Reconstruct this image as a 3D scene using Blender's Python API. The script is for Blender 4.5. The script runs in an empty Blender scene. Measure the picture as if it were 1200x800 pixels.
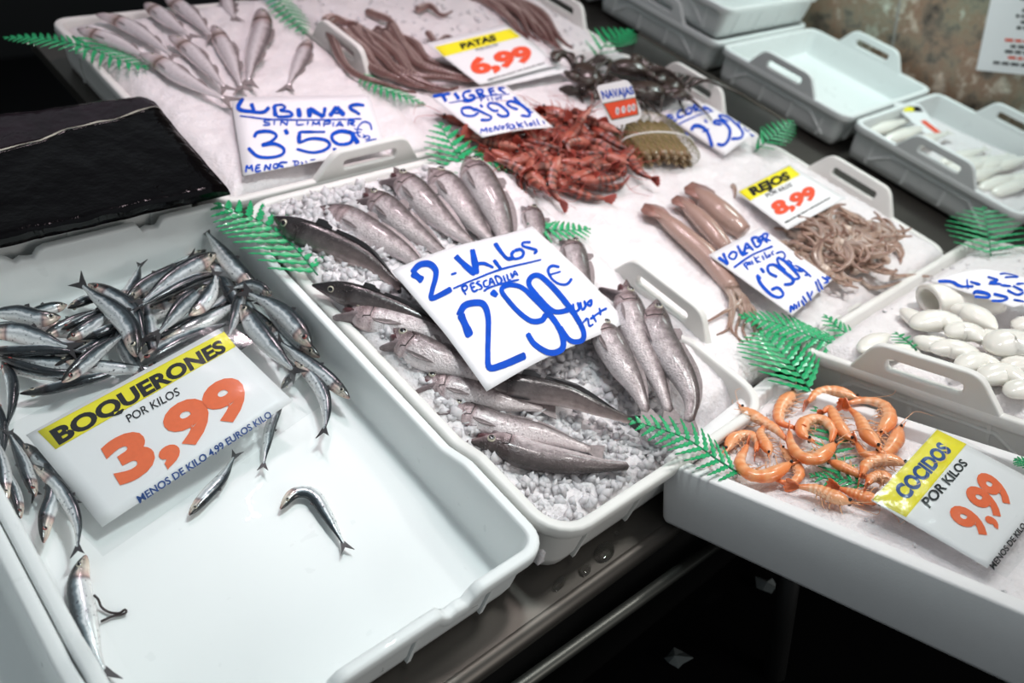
import bpy, bmesh, math, random
import numpy as np
from mathutils import Vector, Matrix, noise

random.seed(7)
SC = bpy.context.scene
COL = SC.collection

# ------------------------------------------------------------------ camera, sky, lamps, exposure
# Everything on the stall is laid out in the stall's own frame (x along the counter, y up the slope,
# z out of the sloping counter top); TILT turns that frame into the upright world.
TILT = Matrix.Rotation(0.345, 4, 'X')
FOCAL = 1002.68                                    # pixels, for a 1200 x 800 frame
ROT = np.array([[0.7342, -0.3249, 0.5960], [-0.6485, -0.5965, 0.4733], [0.2018, -0.7339, -0.6486]])


def ortho(m):
    u, _, v = np.linalg.svd(m)
    return u @ v


ROT = ortho(ROT)
CAM = np.array([-0.461, -0.267, 0.700])

cam_data = bpy.data.cameras.new('camera')
cam = bpy.data.objects.new('camera', cam_data)
COL.objects.link(cam)
cam_data.sensor_width = 36.0
cam_data.lens = FOCAL / 1200 * 36.0
cam_data.clip_start = 0.02
cam_data.dof.use_dof = True
cam_data.dof.focus_distance = 0.92
cam_data.dof.aperture_fstop = 3.6
cm = Matrix.Identity(4)
for i, v in enumerate((ROT @ [1, 0, 0], ROT @ [0, -1, 0], ROT @ [0, 0, -1])):
    for r in range(3):
        cm[r][i] = v[r]
cm.translation = Vector(CAM)
cam.matrix_world = TILT @ cm
SC.camera = cam

SC.view_settings.view_transform = 'Standard'
SC.view_settings.look = 'None'
SC.view_settings.gamma = 1
SC.view_settings.exposure = 0.0
SC.view_settings.use_curve_mapping = False

world = bpy.data.worlds.new('World')
SC.world = world
world.use_nodes = True
world.node_tree.nodes['Background'].inputs[0].default_value = (0.85, 0.95, 1.0, 1)
world.node_tree.nodes['Background'].inputs[1].default_value = 0.28


def lamp(loc, aim, power, size, col, spread):
    d = bpy.data.lights.new('lamp', 'AREA')
    d.shape = 'DISK'
    d.size = size
    d.energy = power * 0.175
    d.color = col
    d.spread = math.radians(spread)
    o = bpy.data.objects.new('stall_or_fill_lamp', d)
    COL.objects.link(o)
    z = (Vector(loc) - Vector(aim)).normalized()
    o.matrix_world = TILT @ (Matrix.Translation(loc) @ z.to_track_quat('Z', 'Y').to_matrix().to_4x4())


# a row of shaded lamps hung over the counter
lamp((0.20, 0.34, 1.10), (-0.18, 0.26, 0), 11.0, 0.16, (0.87, 1.0, 1.0), 95)
lamp((0.30, 1.05, 1.20), (0.2, 0.80, 0), 10.5, 0.16, (1.0, 0.80, 0.86), 90)
lamp((0.78, 0.95, 1.20), (0.7, 0.80, 0), 6.8, 0.16, (1.0, 0.80, 0.85), 80)
lamp((0.46, 0.24, 1.20), (0.24, 0.20, 0), 5.2, 0.16, (1.0, 0.91, 0.89), 95)
lamp((0.86, 0.02, 1.20), (0.75, -0.05, 0), 11.0, 0.16, (1.0, 1.0, 0.97), 85)
lamp((1.62, 0.60, 0.95), (1.58, 0.50, 0), 28.0, 0.25, (0.84, 1.0, 0.97), 140)
# weak fill lamp added in front of the stall to lift the near faces
lamp((0.70, -2.30, 1.30), (0.1, 0.0, 0), 42.0, 1.2, (1.0, 0.95, 0.90), 120)

# ------------------------------------------------------------------ frames: a pixel of the photograph to a point of the stall


def nrm(v):
    v = np.asarray(v, float)
    return v / np.linalg.norm(v)


class Frame:
    def __init__(s, o, x, y):
        s.o = np.asarray(o, float)
        s.x = nrm(x)
        s.n = nrm(np.cross(s.x, y))
        s.y = np.cross(s.n, s.x)

    def at(s, px, py, h=0.0):
        d = ROT @ np.array([px - 600, py - 400, FOCAL])
        t = np.dot(s.o + s.n * h - CAM, s.n) / np.dot(d, s.n)
        return CAM + d * t

    def to(s, x, y, z=0.0):
        return s.o + s.x * x + s.y * y + s.n * z

    def loc(s, p):
        q = np.asarray(p) - s.o
        return np.array([q @ s.x, q @ s.y, q @ s.n])


FT = Frame((0, 0, 0), (1, 0, 0), (0, 1, 0))
CB, SB = math.cos(0.358), math.sin(0.358)
FB = Frame((0.202, 0.005, 0.0), (math.cos(.09), math.sin(.09) * CB, -math.sin(.09) * SB),
           (-math.sin(.09), math.cos(.09) * CB, -math.cos(.09) * SB))
FS = Frame((0.52, 0.035, 0.012), (1, 0, 0), (0, CB, -SB))


def proj(w):
    v = ROT.T @ (np.asarray(w, float) - CAM)
    return np.array([600 + FOCAL * v[0] / v[2], 400 + FOCAL * v[1] / v[2]])


def px_size(p):
    """metres per pixel at a point"""
    return float((ROT.T @ (np.asarray(p) - CAM))[2]) / FOCAL


# ------------------------------------------------------------------ objects
BASE = {}


def thing(name, label, cat, base, group=None, kind=None):
    o = bpy.data.objects.new(name, None)
    o.empty_display_size = 0.02
    COL.objects.link(o)
    o.matrix_world = TILT @ Matrix.Translation(Vector(base))
    BASE[o] = np.asarray(base, float)
    tag(o, label, cat, group, kind)
    return o


def tag(o, label, cat, group=None, kind=None):
    o['label'] = label
    o['category'] = cat
    if group:
        o['group'] = group
    if kind:
        o['kind'] = kind
    return o


def part(name, geo, mat, parent=None, smooth=True, label=None, kind=None, solid=None, bevel=None, flat_uv=None):
    """link geo = (verts, faces[, uv per vertex[, material index per face]]) as ONE mesh object"""
    V = np.asarray(geo[0], float).reshape(-1, 3)
    F = geo[1]
    UV = geo[2] if len(geo) > 2 else None
    MI = geo[3] if len(geo) > 3 else None
    if parent is not None:
        b = BASE[parent]
    else:
        b = np.array([*(V.min(0) + V.max(0))[:2] / 2, V[:, 2].min()])
    me = bpy.data.meshes.new(name)
    me.from_pydata((V - b).tolist(), [], F)
    for m in (mat if isinstance(mat, (list, tuple)) else [mat]):
        me.materials.append(m)
    if MI is not None:
        me.polygons.foreach_set('material_index', MI)
    if UV is not None:
        uvl = me.uv_layers.new(name='UVMap')
        li = np.zeros(len(me.loops), dtype=np.int32)
        me.loops.foreach_get('vertex_index', li)
        uvl.data.foreach_set('uv', np.asarray(UV, float)[li].ravel())
    if smooth:
        me.polygons.foreach_set('use_smooth', [True] * len(me.polygons))
    me.update()
    o = bpy.data.objects.new(name, me)
    COL.objects.link(o)
    if parent is not None:
        o.parent = parent
    else:
        o.matrix_world = TILT @ Matrix.Translation(Vector(b))
    BASE[o] = b
    if solid:
        md = o.modifiers.new('thick', 'SOLIDIFY')
        md.thickness = solid
        md.offset = 0
    if bevel:
        md = o.modifiers.new('bevel', 'BEVEL')
        md.width = bevel
        md.segments = 2
        md.limit_method = 'ANGLE'
    if label:
        o['label'] = label
    if kind:
        o['kind'] = kind
    return o


def copy_thing(src, matrix, label=None):
    """copy a thing with its parts and their sub-parts"""
    r = src.copy()
    COL.objects.link(r)
    r.matrix_world = matrix
    if label:
        r['label'] = label
    for ch in src.children:
        c = ch.copy()
        COL.objects.link(c)
        c.parent = r
        for g in ch.children:
            d = g.copy()
            COL.objects.link(d)
            d.parent = c
    return r


def place_matrix(p, rz, rx=0.0, ry=0.0, s=1.0, frame=FT):
    m = Matrix.Identity(4)
    for i, v in enumerate((frame.x, frame.y, frame.n)):
        for r in range(3):
            m[r][i] = v[r]
    return TILT @ (Matrix.Translation(Vector(p)) @ m @ Matrix.Rotation(rz, 4, 'Z') @ Matrix.Rotation(rx, 4, 'X')
                   @ Matrix.Rotation(ry, 4, 'Y') @ Matrix.Scale(s, 4))


# ------------------------------------------------------------------ geometry helpers
def join(*gs):
    V, F, U, M = [], [], [], []
    n = 0
    uv = all(len(g) > 2 and g[2] is not None for g in gs)
    for k, g in enumerate(gs):
        v = np.asarray(g[0], float).reshape(-1, 3)
        V.append(v)
        F += [tuple(i + n for i in f) for f in g[1]]
        if uv:
            U.append(np.asarray(g[2], float))
        M += list(g[3]) if len(g) > 3 and g[3] is not None else [0] * len(g[1])
        n += len(v)
    return np.concatenate(V), F, (np.concatenate(U) if uv else None), M


def recol(g, k):
    return (g[0], g[1], g[2] if len(g) > 2 else None, [k] * len(g[1]))


def spline(P, n):
    """Catmull-Rom through P, n points evenly spaced by length"""
    P = np.asarray(P, float)
    if len(P) == 2:
        return P[0] + (P[1] - P[0]) * np.linspace(0, 1, n)[:, None]
    Q = np.vstack([2 * P[0] - P[1], P, 2 * P[-1] - P[-2]])
    out = []
    for i in range(len(P) - 1):
        a, b, c, d = Q[i:i + 4]
        for t in np.linspace(0, 1, 12, endpoint=False):
            out.append(.5 * (2 * b + (c - a) * t + (2 * a - 5 * b + 4 * c - d) * t * t + (3 * b - a - 3 * c + d) * t ** 3))
    out.append(P[-1])
    out = np.array(out)
    s = np.concatenate([[0], np.cumsum(np.linalg.norm(np.diff(out, axis=0), axis=1))])
    t = np.linspace(0, s[-1], n)
    return np.stack([np.interp(t, s, out[:, k]) for k in range(out.shape[1])], 1)


def tube(P, rad, n=8, up=(0, 0, 1), flat=1.0, cap=True):
    """round (or flattened) tube along the points P with radius per point"""
    P = np.asarray(P, float)
    m = len(P)
    rad = np.broadcast_to(np.asarray(rad, float), (m,))
    T = np.gradient(P, axis=0)
    T /= np.linalg.norm(T, axis=1)[:, None] + 1e-12
    V, F, U = [], [], []
    a = np.asarray(up, float)
    if abs(T[0] @ a) > .95:
        a = np.array([1., 0, 0]) if abs(T[0][0]) < .9 else np.array([0, 1., 0])
    for i in range(m):
        s = nrm(np.cross(a, T[i]))
        a = np.cross(T[i], s)
        for k in range(n):
            th = 2 * math.pi * k / n
            V.append(P[i] + rad[i] * (math.cos(th) * s + math.sin(th) * a * flat))
            U.append((i / (m - 1), abs(((k / n) + .25) % 1 * 2 - 1)))
    for i in range(m - 1):
        for k in range(n):
            F.append((i * n + k, i * n + (k + 1) % n, (i + 1) * n + (k + 1) % n, (i + 1) * n + k))
    if cap:
        F.append(tuple(range(n))[::-1])
        F.append(tuple((m - 1) * n + k for k in range(n)))
    return np.array(V), F, np.array(U)


def ball(c, rx, ry, rz, ax=None, nu=12, nv=8):
    ax = np.eye(3) if ax is None else np.asarray(ax, float)
    V, F, U = [], [], []
    for j in range(nv + 1):
        ph = math.pi * j / nv
        for i in range(nu):
            th = 2 * math.pi * i / nu
            l = np.array([rx * math.sin(ph) * math.cos(th), ry * math.sin(ph) * math.sin(th), rz * math.cos(ph)])
            V.append(np.asarray(c) + l @ ax)
            U.append((j / nv, i / nu))
    for j in range(nv):
        for i in range(nu):
            F.append((j * nu + i, (j + 1) * nu + i, (j + 1) * nu + (i + 1) % nu, j * nu + (i + 1) % nu))
    return np.array(V), F, np.array(U)


def box(x0, x1, y0, y1, z0, z1, fr=FT):
    V = [fr.to(x, y, z) for z in (z0, z1) for y in (y0, y1) for x in (x0, x1)]
    return V, [(0, 2, 3, 1), (4, 5, 7, 6), (0, 1, 5, 4), (2, 6, 7, 3), (0, 4, 6, 2), (1, 3, 7, 5)]


def plate(pts, n, t):
    """flat outline given some thickness"""
    P = np.asarray(pts, float)
    n = np.asarray(n, float) * t / 2
    m = len(P)
    F = [tuple(range(m)), tuple(range(2 * m - 1, m - 1, -1))]
    F += [(i, i + m, (i + 1) % m + m, (i + 1) % m) for i in range(m)]
    return np.vstack([P + n, P - n]), F


def rrect(x0, x1, y0, y1, r, seg, nc=7):
    """points round a rounded rectangle (seg = divisions along x, y), with the outward normal of each"""
    out = []
    for cx, cy, a0, (ex, ey), m in ((x1 - r, y0 + r, -90, (x1, y1 - r), seg[1]), (x1 - r, y1 - r, 0, (x0 + r, y1), seg[0]),
                                    (x0 + r, y1 - r, 90, (x0, y0 + r), seg[1]), (x0 + r, y0 + r, 180, (x1 - r, y0), seg[0])):
        for k in range(nc):
            a = math.radians(a0 + 90 * k / (nc - 1))
            out.append((cx + r * math.cos(a), cy + r * math.sin(a)))
        px, py = out[-1]
        for k in range(1, m):
            out.append((px + (ex - px) * k / m, py + (ey - py) * k / m))
    return out


def basin(x0, x1, y0, y1, r, profile, fr=FT, rim=None):
    """swept wall of a tray; profile = [(inset, z, rim weight)], first and last rings are filled"""
    seg = (max(2, int((x1 - x0) / .008)), max(2, int((y1 - y0) / .008)))
    V, F = [], []
    for ins, z, w in profile:
        L = rrect(x0 + ins, x1 - ins, y0 + ins, y1 - ins, max(r - ins, .004 + .1 * r), seg)
        n = len(L)
        for x, y in L:
            dz = w * rim(x, y) if (rim and w) else 0
            V.append(fr.to(x, y, z + dz))
    for j in range(len(profile) - 1):
        for i in range(n):
            F.append((j * n + i, j * n + (i + 1) % n, (j + 1) * n + (i + 1) % n, (j + 1) * n + i))
    F.append(tuple(range(n))[::-1])
    F.append(tuple((len(profile) - 1) * n + i for i in range(n)))
    return V, F


def holed(outer, hole, o, ax, ay, t, bev=0.0012):
    """a flat panel with a hole, thick and bevelled: returns geo"""
    cu = bpy.data.curves.new('tmp', 'CURVE')
    cu.dimensions = '2D'
    cu.fill_mode = 'BOTH'
    cu.extrude = t / 2 - bev
    cu.bevel_depth = bev
    for pts in (outer, hole):
        if not pts:
            continue
        sp = cu.splines.new('POLY')
        sp.points.add(len(pts) - 1)
        for p, q in zip(sp.points, pts):
            p.co = (q[0], q[1], 0, 1)
        sp.use_cyclic_u = True
    ob = bpy.data.objects.new('tmp', cu)
    me = bpy.data.meshes.new_from_object(ob)
    o, ax, ay = (np.asarray(v, float) for v in (o, ax, ay))
    az = np.cross(ax, ay)
    V = [o + ax * v.co.x + ay * v.co.y + az * v.co.z for v in me.vertices]
    F = [tuple(p.vertices) for p in me.polygons]
    bpy.data.objects.remove(ob)
    bpy.data.curves.remove(cu)
    bpy.data.meshes.remove(me)
    return V, F


def round_poly(pts, r, n=5):
    out = []
    m = len(pts)
    for i in range(m):
        a, b, c = (np.array(pts[(i + k) % m], float) for k in (-1, 0, 1))
        u, v = nrm(a - b), nrm(c - b)
        rr = min(r, np.linalg.norm(a - b) * .45, np.linalg.norm(c - b) * .45)
        p, q = b + u * rr, b + v * rr
        for k in range(n):
            t = k / (n - 1)
            out.append(tuple((1 - t) ** 2 * p + 2 * t * (1 - t) * b + t * t * q))
    return out


def text_geo(body, bold=0.0):
    """letters of the built-in font as a flat mesh: verts (x, y), faces, width, cap height"""
    cu = bpy.data.curves.new('tmp', 'FONT')
    cu.body = body
    cu.size = 1
    cu.offset = bold
    cu.fill_mode = 'FRONT'
    cu.resolution_u = 4
    ob = bpy.data.objects.new('tmp', cu)
    me = bpy.data.meshes.new_from_object(ob)
    v = np.array([q.co[:2] for q in me.vertices])
    f = [tuple(p.vertices) for p in me.polygons]
    bpy.data.objects.remove(ob)
    bpy.data.curves.remove(cu)
    bpy.data.meshes.remove(me)
    return v, f


def homog(src, dst):
    A = []
    for (x, y), (u, v) in zip(src, dst):
        A.append([x, y, 1, 0, 0, 0, -u * x, -u * y, -u])
        A.append([0, 0, 0, x, y, 1, -v * x, -v * y, -v])
    return np.linalg.svd(np.array(A, float))[2][-1].reshape(3, 3)


def hmap(H, P):
    P = np.asarray(P, float)
    q = np.c_[P, np.ones(len(P))] @ H.T
    return q[:, :2] / q[:, 2:]


# ------------------------------------------------------------------ materials
def new_mat(name):
    m = bpy.data.materials.new(name)
    m.use_nodes = True
    nt = m.node_tree
    return m, nt, nt.nodes['Principled BSDF']


def mat(name, col, rough=.5, metal=0, var=0.0, scale=30, bump=0.0, bscale=200, sss=0.0, coat=0.0, spec=.5, trans=0.0, ior=1.45):
    m, nt, b = new_mat(name)
    N, L = nt.nodes, nt.links
    b.inputs['Base Color'].default_value = (*col, 1)
    b.inputs['Roughness'].default_value = rough
    b.inputs['Metallic'].default_value = metal
    b.inputs['Specular IOR Level'].default_value = spec
    b.inputs['Coat Weight'].default_value = coat
    b.inputs['Coat Roughness'].default_value = .12
    b.inputs['Transmission Weight'].default_value = trans
    b.inputs['IOR'].default_value = ior
    if sss:
        b.inputs['Subsurface Weight'].default_value = sss
        b.inputs['Subsurface Radius'].default_value = (1, .9, .85)
        b.inputs['Subsurface Scale'].default_value = .006
    tc = N.new('ShaderNodeTexCoord')
    if var:
        nz = N.new('ShaderNodeTexNoise')
        nz.inputs['Scale'].default_value = scale
        nz.inputs['Detail'].default_value = 5
        L.new(tc.outputs['Object'], nz.inputs['Vector'])
        mx = N.new('ShaderNodeMix')
        mx.data_type = 'RGBA'
        mx.inputs[6].default_value = (*[c * (1 - var) for c in col], 1)
        mx.inputs[7].default_value = (*[min(1, c * (1 + var)) for c in col], 1)
        L.new(nz.outputs['Fac'], mx.inputs[0])
        L.new(mx.outputs[2], b.inputs['Base Color'])
    if bump:
        nz = N.new('ShaderNodeTexNoise')
        nz.inputs['Scale'].default_value = bscale
        nz.inputs['Detail'].default_value = 4
        L.new(tc.outputs['Object'], nz.inputs['Vector'])
        bp = N.new('ShaderNodeBump')
        bp.inputs['Strength'].default_value = bump
        bp.inputs['Distance'].default_value = .002
        L.new(nz.outputs['Fac'], bp.inputs['Height'])
        L.new(bp.outputs[0], b.inputs['Normal'])
    return m


def ramp(nt, stops):
    r = nt.nodes.new('ShaderNodeValToRGB')
    e = r.color_ramp.elements
    while len(e) < len(stops):
        e.new(.5)
    for q, (p, c) in zip(e, stops):
        q.position = p
        q.color = (*c, 1)
    return r


def skin_mat(name, across, along, rough=.28, metal=0.0, speck=.5, speck_col=(.03, .03, .04), nscale=90, wob=.12, bump=.15, alongmix=1.0):
    """fish skin: a ramp from back to belly (uv.y), a ramp along the body (uv.x, multiplied in), dark specks"""
    m, nt, b = new_mat(name)
    N, L = nt.nodes, nt.links
    uv = N.new('ShaderNodeUVMap')
    sp = N.new('ShaderNodeSeparateXYZ')
    L.new(uv.outputs[0], sp.inputs[0])
    tc = N.new('ShaderNodeTexCoord')
    nz = N.new('ShaderNodeTexNoise')
    nz.inputs['Scale'].default_value = nscale
    nz.inputs['Detail'].default_value = 4
    L.new(tc.outputs['Object'], nz.inputs['Vector'])
    ma = N.new('ShaderNodeMath')
    ma.operation = 'MULTIPLY_ADD'
    ma.inputs[1].default_value = wob
    L.new(nz.outputs['Fac'], ma.inputs[0])
    mb = N.new('ShaderNodeMath')
    mb.operation = 'ADD'
    mb.inputs[1].default_value = -wob / 2
    L.new(sp.outputs[1], mb.inputs[0])
    L.new(mb.outputs[0], ma.inputs[2])
    r1 = ramp(nt, across)
    L.new(ma.outputs[0], r1.inputs[0])
    r2 = ramp(nt, along)
    L.new(sp.outputs[0], r2.inputs[0])
    mx = N.new('ShaderNodeMix')
    mx.data_type = 'RGBA'
    mx.blend_type = 'MULTIPLY'
    mx.inputs[0].default_value = alongmix
    L.new(r1.outputs[0], mx.inputs[6])
    L.new(r2.outputs[0], mx.inputs[7])
    n2 = N.new('ShaderNodeTexNoise')
    n2.inputs['Scale'].default_value = nscale * 3
    n2.inputs['Detail'].default_value = 3
    L.new(tc.outputs['Object'], n2.inputs['Vector'])
    r3 = ramp(nt, [(.60, (0, 0, 0)), (.70, (speck, speck, speck))])
    L.new(n2.outputs['Fac'], r3.inputs[0])
    m2 = N.new('ShaderNodeMix')
    m2.data_type = 'RGBA'
    L.new(r3.outputs[0], m2.inputs[0])
    L.new(mx.outputs[2], m2.inputs[6])
    m2.inputs[7].default_value = (*speck_col, 1)
    L.new(m2.outputs[2], b.inputs['Base Color'])
    b.inputs['Roughness'].default_value = rough
    b.inputs['Metallic'].default_value = metal
    b.inputs['Coat Weight'].default_value = .4
    b.inputs['Coat Roughness'].default_value = .12
    bp = N.new('ShaderNodeBump')
    bp.inputs['Strength'].default_value = bump
    bp.inputs['Distance'].default_value = .002
    L.new(n2.outputs['Fac'], bp.inputs['Height'])
    L.new(bp.outputs[0], b.inputs['Normal'])
    return m


W1 = (1, 1, 1)


def wet(m, lo=.10, dry=.45, scale=38, thr=.66):
    """small wet patches: smoother where a noise peaks"""
    nt = m.node_tree
    N, L = nt.nodes, nt.links
    b = N['Principled BSDF']
    tc = N.new('ShaderNodeTexCoord')
    nz = N.new('ShaderNodeTexNoise')
    nz.inputs['Scale'].default_value = scale
    nz.inputs['Detail'].default_value = 6
    nz.inputs['Distortion'].default_value = .6
    L.new(tc.outputs['Object'], nz.inputs['Vector'])
    r = ramp(nt, [(thr, (dry, dry, dry)), (thr + .03, (lo, lo, lo))])
    L.new(nz.outputs['Fac'], r.inputs[0])
    L.new(r.outputs[0], b.inputs['Roughness'])


M = {}
M['tray'] = mat('tray_plastic', (.82, .85, .845), .45, var=.03, scale=8)
wet(M['tray'])
M['tray_worn'] = mat('worn_tray_plastic', (.80, .79, .76), .42, var=.06, scale=20)
M['foam'] = mat('polystyrene', (.86, .85, .85), .75, var=.03, scale=60, bump=.12, bscale=500)
M['steel'] = mat('steel', (.11, .10, .09), .42, .8, var=.25, scale=14, bump=.05, bscale=60)
M['dark_steel'] = mat('dark_steel', (.10, .10, .09), .4, .8, var=.3, scale=10)
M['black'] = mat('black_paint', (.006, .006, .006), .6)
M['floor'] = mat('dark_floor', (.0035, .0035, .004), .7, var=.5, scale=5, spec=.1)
M['paper'] = mat('paper', (.86, .84, .86), .55, var=.015, scale=15)
M['card'] = mat('printed_card', (.86, .87, .88), .4)
M['blue'] = mat('blue_marker', (.003, .07, .50), .65, spec=.15, var=.35, scale=60)
M['yellow'] = mat('yellow_ink', (.90, .80, .03), .65, spec=.15)
M['red'] = mat('red_ink', (.80, .10, .045), .65, spec=.15)
M['orange'] = mat('orange_ink', (.86, .17, .06), .65, spec=.15, var=.08, scale=200)
M['ink'] = mat('black_ink', (.012, .012, .014), .65, spec=.15)
M['navy'] = mat('navy_ink', (.01, .06, .25), .65, spec=.15)
M['fern'] = mat('fern_plastic', (.012, .36, .13), .35, var=.35, scale=60, coat=.3)
M['fern_dark'] = mat('fern_stem', (.008, .16, .07), .4)
M['eye'] = mat('fish_iris', (.50, .46, .36), .15, coat=1)
M['eye_red'] = mat('bloodshot_iris', (.28, .05, .04), .15, coat=1)
M['pupil'] = mat('pupil', (.008, .008, .01), .08, coat=1)
M['mouth'] = mat('mouth_flesh', (.10, .035, .04), .3, coat=.5)
M['slab'] = mat('wet_black_skin', (.0015, .001, .0015), .12, var=.4, scale=50, bump=.6, bscale=90, spec=.12)
M['slab_strip'] = mat('purple_black_skin', (.014, .008, .012), .14, var=.8, scale=30, bump=.9, bscale=90, spec=.3)
M['seam'] = mat('pale_fat_edge', (.52, .50, .42), .5, var=.3, scale=80)
M['wax'] = mat('white_squid', (.90, .875, .81), .2, var=.05, scale=30, sss=.25, coat=.4)
M['squid'] = skin_mat('squid_skin', [(0, (.36, .22, .18)), (.35, (.48, .32, .27)), (1, (.60, .46, .40))], [(0, (.75, .6, .6)), (.2, W1), (1, W1)], speck=.25, speck_col=(.18, .08, .07))
M['tent'] = skin_mat('tentacle_skin', [(0, (.26, .17, .14)), (.4, (.58, .46, .38)), (1, (.76, .66, .56))], [(0, W1), (.6, (.9, .8, .75)), (1, (.7, .5, .45))], speck=.6, speck_col=(.10, .05, .05), nscale=60, wob=.5)
M['octo'] = skin_mat('octopus_skin', [(0, (.10, .05, .045)), (.45, (.26, .15, .13)), (1, (.62, .50, .47))], [(0, W1), (1, (.8, .6, .6))], speck=.5, speck_col=(.05, .02, .02), nscale=60, wob=.5)
M['crab'] = mat('crab_shell', (.045, .030, .024), .3, var=.6, scale=60, bump=.5, bscale=120, coat=.3)
M['shell'] = skin_mat('razor_shell', [(0, (.26, .19, .09)), (.5, (.46, .35, .22)), (1, (.15, .10, .05))], [(0, (.6, .55, .4)), (.3, W1), (.9, (.9, .8, .7)), (1, (.5, .4, .3))], speck=.2, nscale=40, wob=.4)
M['net'] = mat('olive_net', (.17, .15, .03), .5)
M['scrap'] = mat('dimmed_plastic', (.16, .18, .18), .4)  # scraps coloured darker to sit in the shade under the counter
M['band'] = mat('white_string', (.8, .79, .76), .6)
M['ice'] = mat('crushed_ice', (.84, .80, .81), .30, var=.09, scale=120, bump=1.0, bscale=260, sss=.3)
M['ice_wet'] = mat('ice_chips', (.88, .85, .87), .14, trans=.28, ior=1.2, sss=.3)
M['anchovy'] = skin_mat('anchovy_skin', [(0, (.014, .018, .022)), (.30, (.035, .045, .052)), (.40, (.20, .25, .28)), (.47, (.88, .92, .94)), (.56, (.50, .54, .56)), (.68, (.86, .88, .88)), (1, (.90, .87, .85))],
                        [(0, (.70, .42, .36)), (.05, (.85, .70, .58)), (.12, (1, .88, .76)), (.19, (.88, .62, .55)), (.215, (.40, .30, .30)), (.25, W1), (1, (.85, .85, .85))], rough=.2, metal=.2, speck=.85, nscale=110, wob=.2)
M['hake'] = skin_mat('hake_skin', [(0, (.040, .032, .032)), (.28, (.11, .088, .088)), (.44, (.26, .215, .22)), (.56, (.54, .47, .475)), (.72, (.76, .69, .70)), (1, (.88, .82, .83))],
                     [(0, (.20, .16, .16)), (.05, (.55, .46, .46)), (.09, (.34, .27, .27)), (.14, (.85, .75, .76)), (.19, (.48, .40, .40)), (.225, (.80, .70, .70)), (.25, (.6, .5, .5)), (.28, W1), (1, (.9, .86, .85))], rough=.26, metal=.15, speck=.6, speck_col=(.12, .09, .095), nscale=130, wob=.3, bump=.8)
M['hake_dark'] = skin_mat('dark_hake_skin', [(0, (.016, .014, .015)), (.3, (.042, .035, .036)), (.55, (.15, .125, .125)), (.75, (.34, .30, .30)), (1, (.60, .55, .55))],
                          [(0, (.40, .36, .4)), (.2, (.7, .65, .65)), (.26, (.45, .4, .4)), (.3, W1), (.6, (1.5, 1.4, 1.35)), (1, (2.0, 1.8, 1.7))], rough=.2, metal=.1, speck=.3, speck_col=(.22, .18, .18), nscale=110, wob=.2, bump=.3)
M['bass'] = skin_mat('bass_skin', [(0, (.13, .11, .11)), (.2, (.34, .29, .30)), (.30, (.72, .64, .66)), (.42, (.90, .82, .84)), (.6, (.74, .66, .68)), (1, (.92, .84, .86))],
                     [(0, (.62, .55, .55)), (.12, (.95, .9, .9)), (.19, (.75, .66, .62)), (.23, (.34, .22, .18)), (.27, (.80, .70, .68)), (.33, W1), (1, (.95, .95, .95))], rough=.18, metal=.3, speck=.35, speck_col=(.42, .30, .26), nscale=60, wob=.25, bump=.4)
M['fin'] = mat('fin', (.26, .215, .215), .3, var=.5, scale=200)
M['fin_dark'] = mat('dark_fin', (.05, .047, .05), .35, var=.4, scale=150)
M['gut'] = mat('gut', (.03, .02, .02), .3, coat=.5)
M['prawn_red'] = skin_mat('raw_prawn_shell', [(0, (.17, .03, .02)), (.4, (.40, .075, .04)), (1, (.56, .24, .18))], [(0, (.9, .8, .8)), (.38, W1), (.43, (.12, .10, .10)), (.49, W1), (.55, (.12, .10, .10)), (.61, W1), (.67, (.12, .10, .10)), (.73, W1), (.80, (.15, .10, .10)), (1, W1)], rough=.38, speck=.5, speck_col=(.12, .015, .012), nscale=110, wob=.5, bump=.4)
M['prawn_leg'] = mat('raw_prawn_legs', (.42, .07, .05), .35)
M['prawn'] = skin_mat('cooked_prawn_shell', [(0, (.86, .28, .09)), (.4, (.92, .42, .19)), (1, (.93, .68, .48))], [(0, (.92, .62, .45)), (.15, (.98, .8, .66)), (.34, (.95, .72, .56)), (.385, W1), (.42, (.93, .66, .48)), (.475, W1), (.52, (.93, .66, .48)), (.58, W1), (.625, (.93, .66, .48)), (.685, W1), (.73, (.93, .66, .48)), (.79, W1), (.84, (.92, .6, .42)), (1, (.88, .5, .32))], speck=.3, speck_col=(.90, .62, .45), nscale=90, wob=.4)
M['prawn_limb'] = mat('cooked_prawn_legs', (.80, .45, .26), .35)
M['jaw'] = mat('fish_jaw', (.20, .155, .16), .3, var=.5, scale=120, bump=.5, bscale=300, coat=.3)


def film_mat(name, gloss=.18, tint=(1, 1, 1), rough=.08):
    m, nt, b = new_mat(name)
    N, L = nt.nodes, nt.links
    N.remove(b)
    tr = N.new('ShaderNodeBsdfTransparent')
    tr.inputs[0].default_value = (*tint, 1)
    gl = N.new('ShaderNodeBsdfGlossy')
    gl.inputs['Roughness'].default_value = rough
    tc = N.new('ShaderNodeTexCoord')
    nz = N.new('ShaderNodeTexNoise')
    nz.inputs['Scale'].default_value = 60
    nz.inputs['Detail'].default_value = 3
    L.new(tc.outputs['Object'], nz.inputs['Vector'])
    bp = N.new('ShaderNodeBump')
    bp.inputs['Strength'].default_value = .22
    bp.inputs['Distance'].default_value = .002
    L.new(nz.outputs['Fac'], bp.inputs['Height'])
    L.new(bp.outputs[0], gl.inputs['Normal'])
    mx = N.new('ShaderNodeMixShader')
    mx.inputs[0].default_value = gloss
    L.new(tr.outputs[0], mx.inputs[1])
    L.new(gl.outputs[0], mx.inputs[2])
    L.new(mx.outputs[0], N['Material Output'].inputs[0])
    return m


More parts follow.
